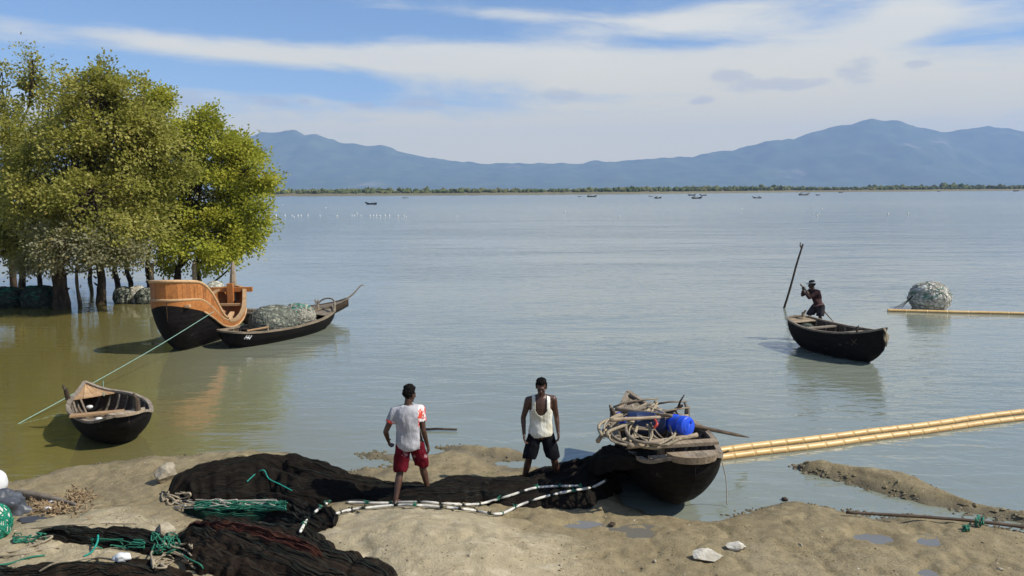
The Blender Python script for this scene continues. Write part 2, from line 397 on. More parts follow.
def far_bank():
    m, t, b, o = mat('far_mudbank')
    g = t.n.new('ShaderNodeNewGeometry'); n = t.noise(g.outputs['Position'], .05, 4)
    t.put(b.inputs['Base Color'], t.mixc(n, (.17, .125, .085), (.13, .14, .06))); b.inputs['Roughness'].default_value = .9
    line = [(-900, 200), (100, 197.9), (270, 196.4), (500, 195.0), (640, 194.0), (800, 192.2), (900, 191.6), (1024, 190.6), (1500, 187.4), (1900, 185.)]
    P = [W(u, v) for u, v in line]
    V = []; F = []
    _x = np.linspace(P[0].x, P[-1].x, 220); S = np.stack([_x, np.interp(_x, [p.x for p in P], [p.y for p in P])], 1)
    for i, (x, y) in enumerate(S):
        y2 = y+noise.noise((x*.02, 0, 0))*6
        V += [(x, y2, -.4), (x, y2+5, 1.6), (x, y2+30, 2.0), (x*1.3, y2+3600, 3.), (x*1.3, y2+3605, -2)]
    for i in range(len(S)-1):
        F += [[i*5+k, (i+1)*5+k, (i+1)*5+k+1, i*5+k+1] for k in range(4)]
    o = link('far_bank', mesh('far_bank', V, F, m)); tag(o, 'low muddy far bank of the bay', None, None, 'structure')
    # mangrove belt: reads as one mass at this distance
    m2, t, b, o = mat('far_foliage')
    g = t.n.new('ShaderNodeNewGeometry'); n = t.noise(g.outputs['Position'], .045, 4, .6); n2 = t.noise(g.outputs['Position'], .6, 3)
    c = t.mixc(t.ramp(n, .35, .65), (.075, .105, .035), (.17, .16, .065)); c = t.mixc(t.m('MULTIPLY', n2, .5), c, (.03, .05, .015))
    t.put(b.inputs['Base Color'], c); b.inputs['Roughness'].default_value = .9; b.inputs['Specular IOR Level'].default_value = .1
    V = []; F = []
    ico = bmesh.new(); bmesh.ops.create_icosphere(ico, subdivisions=1, radius=1); iv = [v.co.copy() for v in ico.verts]; iface = [[v.index for v in f.verts] for f in ico.faces]; ico.free()
    rnd = random.Random(4)
    for i in range(7000):
        k = rnd.random()**.9; j = k*(len(S)-1.001); q = S[int(j)]+(S[int(j)+1]-S[int(j)])*(j-int(j))
        dep = 12+rnd.random()**2*150; x, y = q[0], q[1]+dep
        hh = (1.0+rnd.random()*.8)*(1+.5*noise.noise((x*.012, 1, y*.01)))*(1+dep*.004)
        if rnd.random() < .012: hh *= 1.4
        if abs(x-W(838, 190).x) < 30: hh *= 1.5
        w = hh*rnd.uniform(.55, 1.0)+.5; b0 = len(V)
        for v in iv:
            s = 1+rnd.uniform(-.35, .35); V.append((x+v.x*w*s, y+v.y*w*s, 1.6+hh*.8+v.z*hh*s))
        F += [[b0+a for a in f] for f in iface]
    o = link('mangrove_belt', mesh('mangrove_belt', V, F, m2)); tag(o, 'low green mangrove wood along the far bank', 'wood', None, 'stuff')
far_bank()
def haze():
    m = bpy.data.materials.new('haze_air'); m.use_nodes = True; t = NT(m.node_tree); t.n.clear()
    o = t.n.new('ShaderNodeOutputMaterial'); v = t.n.new('ShaderNodeVolumePrincipled'); t.l.new(v.outputs[0], o.inputs[1])
    v.inputs['Color'].default_value = (.44, .62, 1, 1); v.inputs['Density'].default_value = HAZE; v.inputs['Anisotropy'].default_value = .0
    mb = MB(); mb.box((0, 4210, 358.), (22100, 10440, 724.))
    ob = mb.build('haze', m); tag(ob, 'thin blue haze over the bay', None, None, 'stuff')
HAZE = 1.15e-4
haze()
SC.cycles.volume_bounces = 1; SC.cycles.max_bounces = 8; SC.cycles.volume_step_rate = 4
# ------------------------------------------------------------------ mangrove trees standing in the water
def leaf_mat(name, c1, c2, c3):
    m, t, b, o = mat(name)
    g = t.n.new('ShaderNodeNewGeometry'); rp = g.outputs['Random Per Island']; pos = g.outputs['Position']
    n = t.noise(pos, .55, 3, .6)
    c = t.mixc(t.ramp(rp, .1, .9), c1, c2); c = t.mixc(t.m('MULTIPLY', t.ramp(n, .4, .65), .8), c, c3)
    c = t.mixc(t.ramp(rp, .95, .97, 0, .8), c, (.30, .21, .05))
    t.put(b.inputs['Base Color'], c); b.inputs['Roughness'].default_value = .55; b.inputs['Specular IOR Level'].default_value = .22
    tr = t.n.new('ShaderNodeBsdfTranslucent'); t.put(tr.inputs[0], t.mixc(.6, c, (.42, .44, .06)))
    mx = t.n.new('ShaderNodeMixShader'); mx.inputs[0].default_value = .42
    t.l.new(b.outputs[0], mx.inputs[1]); t.l.new(tr.outputs[0], mx.inputs[2]); t.l.new(mx.outputs[0], o.inputs[0])
    return m
leaf_mat('leaf_bright', (.36, .37, .035), (.52, .49, .07), (.26, .29, .030))
leaf_mat('leaf_olive', (.29, .28, .05), (.46, .41, .12), (.20, .205, .040))
leaf_mat('leaf_pale', (.23, .215, .12), (.33, .31, .20), (.17, .16, .08))
simple('bark', (.085, .062, .042), (.035, .024, .016), 9., .9, (1, 1, .35), .9, .04, spec=.15)
simple('bark_pale', (.20, .155, .105), (.10, .072, .045), 9., .9, (1, 1, .35), .8, .03, spec=.15)

def tree(label, base, lobes, leafm, rad, nl=900, barkm='bark', fork=.32, group='mangrove trees in the shallows', name='mangrove_tree', leaf=(.128, .050), seed=1, twig_out=None, dens=1.):
    """base: world point; lobes: list of (centre world, radii) that make up the crown"""
    rnd = random.Random(seed)
    root = empty(name, base); tag(root, label, 'tree', group)
    B = Vector(base)
    top = max(c.z+r[2] for c, r in lobes)
    cen = sum((c for c, r in lobes), Vector())/len(lobes)
    hf = max(1.2, (min(c.z-r[2] for c, r in lobes)-B.z)*.8 + fork)
    f = Vector((B.x+rnd.uniform(-.15, .15), B.y+rnd.uniform(-.15, .15), B.z+hf))
    tr = MB()
    pts = spline([B+Vector((0, 0, -1.2)), B, B+Vector((rnd.uniform(-.12, .12), rnd.uniform(-.1, .1), hf*.5)), f], 14)
    rs = [rad*(1.35-.5*min(1, max(0, (p[2]-B.z)/hf)))*(1+.16*noise.noise((p[2]*2.6, seed, 0))) for p in pts]
    tr.tube([Vector(p)-B for p in pts], rs, 12, jitter=.10)
    for k in range(5):     # knots and root flare
        a = rnd.uniform(0, 6.28); zz = rnd.uniform(-.1, hf*.7); d = Vector((math.cos(a), math.sin(a), 0))
        tr.tube([Vector((0, 0, zz))+d*rad*.7, Vector((0, 0, zz+.08))+d*rad*1.25, Vector((0, 0, zz+.12))+d*rad*1.6], [rad*.3, rad*.22, rad*.06], 6)
    tr.build('trunk', MATS[barkm], root, True)
    limb = MB(); tips = []
    LV = []; LF = []
    for li, (c, r) in enumerate(lobes):
        # main limb from the fork to the lobe
        e = c-Vector((0, 0, r[2]*.25)); mid = (f+e)/2+Vector((rnd.uniform(-.3, .3), rnd.uniform(-.3, .3), rnd.uniform(-.5, .1)))
        sp = spline([f-Vector((0, 0, .2)), mid, e, c+Vector((rnd.uniform(-.2, .2), rnd.uniform(-.2, .2), r[2]*.6))], 12)
        r0 = rad*.62/(1+.15*len(lobes))
        limb.tube([Vector(p)-B for p in sp], [r0*(1-.9*i/11)+.012 for i in range(12)], 7, jitter=.08)
        vol = (r[0]*r[1]*r[2])**(1/3)
        subs = []
        for k in range(int(10*vol*min(1, dens+.3))+5):
            d = Vector((rnd.gauss(0, 1), rnd.gauss(0, 1), rnd.gauss(0, 1))).normalized(); subs.append((d, rnd.uniform(.55, 1.08), rnd.uniform(.20, .36)))
        nc = int(32*vol**2*dens)+16
        for k in range(nc):
            while True:
                d = Vector((rnd.gauss(0, 1), rnd.gauss(0, 1), rnd.gauss(0, 1)))
                if d.length > .1: break
            d.normalize(); q = rnd.uniform(.25, 1)**.45
            lump = 1+.50*noise.noise((d.x*2.0+li*5, d.y*2.0+seed, d.z*2.0))+.16*noise.noise((d.x*5+li, d.y*5, d.z*5+seed))
            d, q, rs = rnd.choice(subs); g = Vector((rnd.gauss(0, 1), rnd.gauss(0, 1), rnd.gauss(0, .8)))*rs*vol*.75
            p = c+Vector((d.x*r[0], d.y*r[1], d.z*r[2]))*q+g; d = (d+g/vol*1.2).normalized()
            if p.z < B.z+.35: continue
            # twig
            if rnd.random() < .55:
                i0 = rnd.randrange(5, 12); a = Vector(sp[i0]); mm = (a+p)/2+Vector((0, 0, rnd.uniform(-.2, .25)))
                limb.tube([Vector(v)-B for v in spline([a, mm, p], 5)], [.034, .026, .020, .014, .007], 4, cap=False)
            cr = rnd.uniform(.30, .60)
            n = int(nl/14*rnd.uniform(.6, 1.3))
            droop = rnd.uniform(.1, .5)
            for _ in range(n):
                o = Vector((rnd.gauss(0, .48), rnd.gauss(0, .48), rnd.gauss(0, .40)))*cr
                out = (d*.7+o.normalized()*.8+Vector((rnd.uniform(-.6, .6), rnd.uniform(-.6, .6), -droop+rnd.uniform(-.4, .5)))).normalized()
                s = leaf[0]*rnd.uniform(.7, 1.35); wv = leaf[1]*rnd.uniform(.8, 1.3)
                sd = out.cross(d*1.1+Vector((rnd.uniform(-.9, .9), rnd.uniform(-.9, .9), rnd.uniform(.1, 1.2))))
                if sd.length < .05: continue
                sd.normalize(); q0 = p+o-B; b0 = len(LV)
                up = out.cross(sd)*s*.10
                LV.extend((q0, q0+out*s*.5+sd*wv-up, q0+out*s, q0+out*s*.5-sd*wv-up))
                LF.append((b0, b0+1, b0+2, b0+3))
    limb.build('limbs', MATS[barkm], root, True)
    link('crown', mesh('crown', LV, LF, MATS[leafm]), root)
    return root
def lobe(u, v, Y, ru, rv, deep=None):
    c = WY(u, v, Y); s = Y/FPX*1.02
    return (c, (ru*s*1.08, deep if deep else ru*s*.9, rv*s*1.06))
NTREE = dict()
def trees():
    Y = lambda u, v: W(u, v).y
    y1 = Y(62, 308)
    tree('thick trunked mangrove nearest the shore, with the widest olive crown', W(62, 308), [lobe(70, 165, y1, 48, 46), lobe(110, 130, y1+.5, 38, 48), lobe(35, 195, y1-.3, 36, 36), lobe(95, 212, y1-.8, 42, 34), lobe(112, 104, y1+.6, 26, 26), lobe(104, 80, y1+.6, 9, 10), lobe(145, 120, y1+1.5, 26, 34)], 'leaf_olive', .24, 950, seed=3)
    y2 = Y(100, 303)
    tree('slim dark mangrove just right of the thickest trunk', W(101, 303), [lobe(120, 190, y2, 36, 36), lobe(150, 165, y2+.6, 34, 42), lobe(135, 230, y2-.6, 30, 24)], 'leaf_olive', .15, 900, seed=11)
    y3 = Y(4, 292)
    tree('tallest thin leaved mangrove at the left edge, sky showing through', W(14, 290), [lobe(33, 80, y3, 17, 30), lobe(2, 98, y3, 17, 38), lobe(52, 118, y3, 26, 28), lobe(18, 140, y3+.5, 30, 28), lobe(84, 100, y3+1, 22, 26)], 'leaf_olive', .11, 600, seed=23, fork=2.2, dens=.62)
    y4 = Y(-20, 300)
    tree('mangrove cut off by the left edge, low heavy olive crown', W(-22, 300), [lobe(-20, 160, y4, 44, 50), lobe(-10, 215, y4-.5, 40, 34), lobe(22, 232, y4, 34, 24)], 'leaf_olive', .2, 800, seed=31)
    y5 = Y(150, 291)
    tree('bright green mangrove standing behind the box of the orange boat', W(151, 290), [lobe(160, 134, y5+.8, 30, 34), lobe(157, 100, y5+.8, 10, 11), lobe(150, 180, y5, 34, 40), lobe(170, 234, y5-.4, 34, 28)], 'leaf_bright', .14, 1000, seed=41)
    y6 = Y(178, 292)
    tree('bright green mangrove with the pointed crown below the grey cloud', W(178, 292), [lobe(205, 150, y6+.6, 30, 36), lobe(190, 195, y6, 36, 40), lobe(205, 243, y6-.5, 34, 24), lobe(204, 124, y6+.6, 12, 13)], 'leaf_bright', .15, 1050, seed=53)
    y7 = Y(196, 290)
    t7 = tree('rightmost bright green mangrove, leaning out over the open bay', W(197, 291), [lobe(232, 172, y7, 28, 32), lobe(238, 213, y7-.3, 26, 28), lobe(224, 240, y7-.6, 30, 20), lobe(251, 233, y7-.2, 14, 14), lobe(240, 148, y7+.4, 11, 12), lobe(262, 178, y7+.2, 10, 10)], 'leaf_bright', .15, 1050, seed=61)
    # bare limb reaching low to the right
    a, b = WY(203, 284, y7), WY(242, 256, y7-.3)
    mb = MB(); mb.tube([Vector(p)-t7.location for p in spline([W(197, 291)+Vector((0, 0, .3)), a+Vector((.1, 0, -.15)), (a+b)/2+Vector((.1, 0, -.15)), b], 9)], [.075, .07, .062, .055, .05, .042, .035, .028, .02], 6, jitter=.1)
    mb.tube([Vector(p)-t7.location for p in spline([(a+b)/2, (a*.3+b*.7)+Vector((0, 0, .5)), b+Vector((-.15, 0, .9))], 5)], [.04, .032, .028, .02, .014], 5)
    mb.tube([Vector(p)-t7.location for p in spline([(a+b)/2+Vector((-.3, 0, -.25)), (a+b)/2+Vector((-.25, 0, .3))], 4)], [.03, .025, .02, .01], 5)
    mb.build('bare_limb', MATS['bark'], t7, True)
    yp = Y(62, 308)-.9
    tree('pale grey leaved scrubby mangrove around the thick trunk', W(80, 305), [lobe(62, 248, yp-.6, 28, 20), lobe(95, 250, yp-.6, 26, 20), lobe(124, 254, yp, 22, 16), lobe(38, 265, yp, 17, 7)], 'leaf_pale', .06, 700, 'bark_pale', seed=71, leaf=(.11, .04), dens=1.7)
    # background trees: trunks farther out with thin crowns
    for i, (u, v, r, lab) in enumerate(((22, 287, .15, 'far mangrove seen through the grove, second trunk from the left edge'), (40, 284, .11, 'thin far mangrove between the left edge and the thick trunk'),
                                        (90, 281, .10, 'thin far mangrove just right of the thick trunk'), (118, 286, .13, 'far mangrove trunk above the pair of net bundles'), (131, 284, .12, 'far mangrove left of the orange boat box'))):
        p = W(u, v); yy = p.y
        tree(lab, p, [lobe(u+6, 205, yy+1, 28, 36), lobe(u-8, 235, yy+.5, 24, 18)], 'leaf_olive', r*.8, 650, seed=80+i, dens=.45)
trees()
# ------------------------------------------------------------------ wood and tar
def wood(name, c1, c2, dirt, rough=.75, grain=(1.2, 14, 14), bump=.5):
    m, t, b, o = mat(name)
    co = t.node('TexCoord', out=3); g = t.n.new('ShaderNodeNewGeometry')
    oi = t.n.new('ShaderNodeObjectInfo')
    v = t.node('VectorMath', {0: co, 1: t.comb(t.m('MULTIPLY', oi.outputs['Random'], 17.), t.m('MULTIPLY', oi.outputs['Random'], 5.), 0.)}, operation='ADD')
    n = t.noise(t.vmap(v, grain), 2.2, 6, .62, .3); n2 = t.noise(v, 3.1, 5, .65); n3 = t.noise(v, 24., 4, .6)
    c = t.mixc(t.ramp(n, .32, .68), c1, c2)
    c = t.mixc(t.ramp(n2, .50, .72, 0, .75), c, dirt)
    c = t.mixc(t.ramp(n3, .56, .74, 0, .5), c, tuple(x*.35 for x in c1))
    hsv = t.node('HueSaturation', {'Value': t.ramp(oi.outputs['Random'], 0, 1, .72, 1.22, False), 'Color': c})
    t.put(b.inputs['Base Color'], hsv); b.inputs['Roughness'].default_value = rough; b.inputs['Specular IOR Level'].default_value = .25
    t.put(b.inputs['Normal'], t.bump(t.m('ADD', n, t.m('MULTIPLY', n3, .4)), bump, .012))
    return m
wood('weathered_wood', (.36, .285, .195), (.22, .165, .108), (.12, .088, .055))
wood('grey_wood', (.30, .25, .19), (.17, .135, .095), (.09, .068, .045))
wood('dark_wood', (.10, .070, .046), (.050, .034, .022), (.028, .020, .014))
wood('fresh_wood', (.47, .185, .052), (.34, .125, .034), (.20, .078, .024), .5)
wood('pale_wood', (.55, .36, .19), (.42, .25, .12), (.26, .145, .065), .6)
def tar_material():
    m, t, b, o = mat('tarred_hull')
    co = t.node('TexCoord', out=3)
    n = t.noise(t.vmap(co, (.8, 5, 9)), 2.4, 6, .65); n2 = t.noise(co, 6., 6, .7); n3 = t.noise(co, 1.3, 4)
    c = t.mixc(t.ramp(n, .35, .7), (.007, .006, .0055), (.016, .013, .011))
    c = t.mixc(t.m('MULTIPLY', t.ramp(n2, .60, .74), t.ramp(n3, .5, .66, 0, .55)), c, (.17, .145, .11))
    z = t.sep(co)[2]
    c = t.mixc(t.m('MULTIPLY', t.ramp(z, .10, .0), .25), c, (.075, .066, .042))      # silt line at the waterline
    t.put(b.inputs['Base Color'], c); b.inputs['Roughness'].default_value = .7; b.inputs['Specular IOR Level'].default_value = .10
    s = t.node('TexWave', {'Vector': co, 'Scale': 2.2, 'Distortion': .6, 'Detail': 1}, 1, wave_type='BANDS', bands_direction='Z')
    t.put(b.inputs['Normal'], t.bump(t.m('ADD', t.m('MULTIPLY', s, .5), n), .4, .02))
tar_material()

class Hull:
    """lofted open boat along local +X (stern 0 .. bow L), waterline at z = 0"""
    def __init__(s, L, beam, sheer, keel, power=.62, r0=.0, r1=.0, th=.04, ns=48, nt=12):
        s.L, s.th, s.ns, s.nt, s.power = L, th, ns, nt, power
        f = lambda tab: spline(tab, 200)
        def curve(tab):
            q = f(tab); return lambda x: float(np.interp(x, q[:, 0], q[:, 1]))
        s.b0, s.h, s.k = curve(beam), curve(sheer), curve(keel)
        s.r0, s.r1 = r0, r1
    def b(s, u):
        v = s.b0(u)
        if s.r0 and u < s.r0: v *= math.sqrt(max(0, 1-(1-u/s.r0)**2))
        if s.r1 and u > 1-s.r1: v *= math.sqrt(max(0, 1-(1-(1-u)/s.r1)**2))
        return max(v, .004)
    def pt(s, u, t, side, inset=0.):
        h, k, b = s.h(u), s.k(u)+inset, max(s.b(u)-inset, .002)
        z = k+(h-k)*t; w = math.sin(t*math.pi/2)**s.power if t > 0 else 0
        return Vector((u*s.L, side*b*w, z))
    def us(s):
        # denser at the rounded ends
        return [.5-.5*math.cos(math.pi*i/s.ns) for i in range(s.ns+1)]
    def skin(s, inset=0., t0=0., flip=False, u0=0., u1=1., top=1., proud=0.):
        mb = MB(); us = [u for u in s.us() if u0-1e-6 <= u <= u1+1e-6]; n = s.nt
        for side in (-1, 1):
            V = []
            for u in us:
                for j in range(n+1):
                    p = s.pt(u, t0+(top-t0)*j/n, side, inset-proud); V.append(p)
            F = []
            for i in range(len(us)-1):
                for j in range(n):
                    q = [i*(n+1)+j, (i+1)*(n+1)+j, (i+1)*(n+1)+j+1, i*(n+1)+j+1]
                    F.append(q if (side < 0) != flip else q[::-1])
            mb.add(V, F)
        return mb
    def parts(s, root, outer='tarred_hull', inner='dark_wood', rail='weathered_wood', rw=.075, rh=.045, ribs=9, u0=.0, u1=1., rail_mats=None):
        o = s.skin(); o.build('hull', MATS[outer], root, True)
        i = s.skin(inset=s.th, flip=True); i.build('hull_lining', MATS[inner], root, True)
        for side in (-1, 1):
            us = [u for u in s.us() if u0 <= u <= u1]
            V = []; F = []
            for a, u in enumerate(us):
                p = s.pt(u, 1, side); e = s.pt(min(u+.01, 1), 1, side)-s.pt(max(u-.01, 0), 1, side); e.normalize()
                nrm = Vector((e.y, -e.x, 0)); nrm = nrm.normalized() if nrm.length > 1e-5 else Vector((0, side, 0))
                if nrm.y*side < 0: nrm = -nrm
                wob = .006*noise.noise((u*20, side, s.L))
                for dx, dz in ((.025+wob, -rh*.45), (.025+wob, rh*.55), (-rw+.025, rh*.55), (-rw+.025, -rh*.45)): V.append(p+nrm*dx+Vector((0, 0, dz+wob)))
            k = len(us)
            for a in range(k-1):
                for j in range(4):
                    q = [a*4+j, a*4+(j+1) % 4, (a+1)*4+(j+1) % 4, (a+1)*4+j]; F.append(q if side < 0 else q[::-1])
            F += [[0, 1, 2, 3], [(k-1)*4+j for j in (3, 2, 1, 0)]]
            MB().add(V, F).build('gunwale', MATS[rail], root)
        for r in range(ribs):
            u = .12+.76*r/(max(1, ribs-1)); mb = MB()
            pts = [s.pt(u, t, -1, s.th+.018) for t in (.94, .8, .6, .4, .2, .06)]+[s.pt(u, t, 1, s.th+.018) for t in (.06, .2, .4, .6, .8, .94)]
            mb.tube(pts, .026, 5); mb.build('rib', MATS['grey_wood'], root)
    def beam_at(s, u, dz=0., over=0.):
        a, b = s.pt(u, 1, -1), s.pt(u, 1, 1); z = Vector((0, 0, dz))
        return a+z-Vector((0, over, 0)), b+z+Vector((0, over, 0))

def boat_root(name, label, p_stern, p_bow, L, group=None, cat='boat', roll=0., pitch=0., z=0.):
    a = Vector(p_stern); b = Vector(p_bow); rz = math.atan2(b.y-a.y, b.x-a.x)
    r = empty(name, (a.x, a.y, z), (roll, -pitch, rz)); tag(r, label, cat, group); bpy.context.view_layer.update(); return r
def to_local(root, p): return root.matrix_world.inverted() @ Vector(p)
def planks_deck(h, root, u0, u1, n, dz=-.03, m='weathered_wood', name='deck_plank', gap=.006, across=False, th=.025):
    """fore-and-aft (or thwartship) planks closing one end of the boat, each its own piece"""
    if across:
        for i in range(n):
            a, b = u0+(u1-u0)*i/n, u0+(u1-u0)*(i+1)/n
            p = [h.pt(a, 1, -1, h.th*.5), h.pt(b, 1, -1, h.th*.5), h.pt(b, 1, 1, h.th*.5), h.pt(a, 1, 1, h.th*.5)]
            g = Vector((gap, 0, 0)); p = [p[0]+g, p[1]-g, p[2]-g, p[3]+g]
            zz = Vector((0, 0, dz+random.uniform(-.004, .004))); top = [q+zz for q in p]; bot = [q+zz-Vector((0, 0, th)) for q in p]
            MB().add(bot+top, [[4, 7, 6, 5], [0, 1, 2, 3], [0, 4, 5, 1], [1, 5, 6, 2], [2, 6, 7, 3], [3, 7, 4, 0]]).build(name, MATS[m], root)
    else:
        us = [u0+(u1-u0)*i/8 for i in range(9)]
        for i in range(n):
            f0, f1 = -1+2*i/n, -1+2*(i+1)/n; V = []
            for u in us:
                bb = max(h.b(u)-h.th*.5, .003); zz = h.h(u)+dz
                y0, y1 = bb*f0+gap/2, bb*f1-gap/2
                if y1 < y0: y0 = y1 = (y0+y1)/2
                V += [Vector((u*h.L, y0, zz-th)), Vector((u*h.L, y1, zz-th)), Vector((u*h.L, y1, zz)), Vector((u*h.L, y0, zz))]
            F = [[a*4+j, a*4+(j+1) % 4, (a+1)*4+(j+1) % 4, (a+1)*4+j][::-1] for a in range(8) for j in range(4)]+[[0, 1, 2, 3], [35, 34, 33, 32]]
            MB().add(V, F).build(name, MATS[m], root)
def post(root, p, h, r=.04, m='dark_wood', name='thole_post', lean=(0, 0), notch=True):
    mb = MB(); p = Vector(p); top = p+Vector((lean[0], lean[1], h))
    mb.tube([p, p*.5+top*.5, top], [r*1.1, r, r*.85], 8, jitter=.08)
    if notch: mb.tube([top-Vector((0, 0, r)), top+Vector((r*1.5, r*.6, r*1.4))], [r*.7, r*.45], 6)
    return mb.build(name, MATS[m], root)

# ---- lashed net bundles: many floats wrapped in netting
def bundle_material(name, c1, c2, c3, sc=9.):
    m, t, b, o = mat(name)
    co = t.node('TexCoord', out=3)
    v = t.node('TexVoronoi', {'Vector': co, 'Scale': sc, 'Randomness': 1.}, 0, feature='F1'); cl = t.node('TexVoronoi', {'Vector': co, 'Scale': sc}, 1)
    n = t.noise(co, 30., 4, .6); n2 = t.noise(co, 2.4, 4)
    sx = t.sep(cl)[0]
    c = t.mixc(sx, c1, c2); c = t.mixc(t.ramp(v, .42, .70, 0, .85), c, c3); c = t.mixc(t.ramp(n, .5, .68, 0, .7), c, c3); c = t.mixc(t.ramp(n2, .5, .66, 0, .6), c, tuple((a+q)/2 for a, q in zip(c2, c3)))
    t.put(b.inputs['Base Color'], c); b.inputs['Roughness'].default_value = .7; b.inputs['Specular IOR Level'].default_value = .2
    t.put(b.inputs['Normal'], t.bump(t.m('ADD', t.m('MULTIPLY', v, -1.), t.m('MULTIPLY', n, .4)), .9, .05))
bundle_material('bundle_white', (.74, .73, .66), (.60, .60, .53), (.20, .20, .15), 8.)
bundle_material('bundle_green', (.040, .062, .045), (.075, .085, .055), (.012, .020, .014), 7.)
bundle_material('bundle_mixed', (.34, .32, .25), (.22, .23, .17), (.055, .065, .045), 9.)
simple('twine_green', (.035, .22, .13), (.02, .12, .075), 40, .6, bump=0)
simple('twine_grey', (.19, .20, .16), (.10, .11, .085), 40, .7, bump=0)
simple('twine_dark', (.018, .026, .018), (.010, .013, .010), 40, .8, bump=0)
simple('rope_tan', (.42, .35, .24), (.24, .19, .12), 60, .8, bump=.4)
simple('rope_pale', (.52, .48, .40), (.34, .30, .23), 60, .8, bump=.4)
def bundle(label, c, r, core, twine, group=None, parent=None, seed=0, rot=0., nstr=46, cyl=.0, name='net_bundle', extra=None):
    """lumpy ball or drum of floats and netting, with the lashing strands on it"""
    rnd = random.Random(seed)
    root = empty(name, c, (0, 0, rot)); tag(root, label, 'net bundle', group)
    bm = bmesh.new(); bmesh.ops.create_icosphere(bm, subdivisions=4, radius=1)
    def shape(d):
        q = d.copy()
        if cyl:      # squarer along local x: a drum-like bale
            e = 2+cyl*6; m = (abs(q.x)**e+(q.y*q.y+q.z*q.z)**(e/2))**(1/e); q = q/m
        k = 1+.06*noise.noise((d.x*2.2+seed, d.y*2.2, d.z*2.2))+.05*noise.noise((d.x*6, d.y*6+seed, d.z*6))+.03*abs(noise.noise((d.x*14, d.y*14, d.z*14+seed)))
        return Vector((q.x*r[0], q.y*r[1], q.z*r[2]))*k
    for v in bm.verts: v.co = shape(v.co.normalized())
    me = bpy.data.meshes.new('core'); bm.to_mesh(me); bm.free(); me.materials.append(MATS[core]); me.shade_smooth(); link('core', me, root)
    mb = MB(); lo = 0
    for i in range(nstr):
        ax = Vector((rnd.gauss(0, 1), rnd.gauss(0, 1), rnd.gauss(0, 1))).normalized(); q = ax.orthogonal().normalized(); w = ax.cross(q)
        off = rnd.uniform(-.6, .6); a0 = rnd.uniform(0, 6.28); span = rnd.uniform(1.6, 5.)
        pts = []
        for k in range(18):
            a = a0+span*k/17; d = (q*math.cos(a)+w*math.sin(a)+ax*off+Vector((0, 0, .05*math.sin(a*5+i)))).normalized(); pts.append(shape(d)*1.012)
        mb.tube(pts, rnd.uniform(.006, .014), 4, cap=False)
    mb.build('lashing', MATS[twine], root)
    if extra:
        mb = MB()
        for i in range(12):
            a0 = rnd.uniform(0, 6.28); e0 = rnd.uniform(.2, 1.1); pts = []
            for k in range(10):
                a = a0+k*.13*rnd.uniform(.5, 1.3); e0 += rnd.uniform(-.12, .12); d = Vector((math.cos(a)*math.cos(e0), math.sin(a)*math.cos(e0), math.sin(e0))); pts.append(shape(d)*1.02)
            mb.tube(pts, .012, 4, cap=False)
        mb.build('green_netting', MATS[extra], root)
    return root

# ------------------------------------------------------------------ boats
def plump(L, B, dep, sheer_end, aft=.24):
    """short broad work boat with a raised overhanging stern plate and pointed bow"""
    return Hull(L, [(0, B*aft), (.08, B*(aft+.11)), (.2, B*.47), (.4, B*.55), (.6, B*.48), (.8, B*.30), (.93, B*.12), (1, .01)],
                [(0, sheer_end*.92), (.15, sheer_end*.72), (.4, dep), (.65, dep*1.08), (.85, sheer_end*.82), (1, sheer_end)],
                [(0, sheer_end*.60), (.10, sheer_end*.18), (.25, -.10), (.5, -.16), (.75, -.08), (.9, dep*.35), (1, sheer_end*.86)], .55, r0=.03)

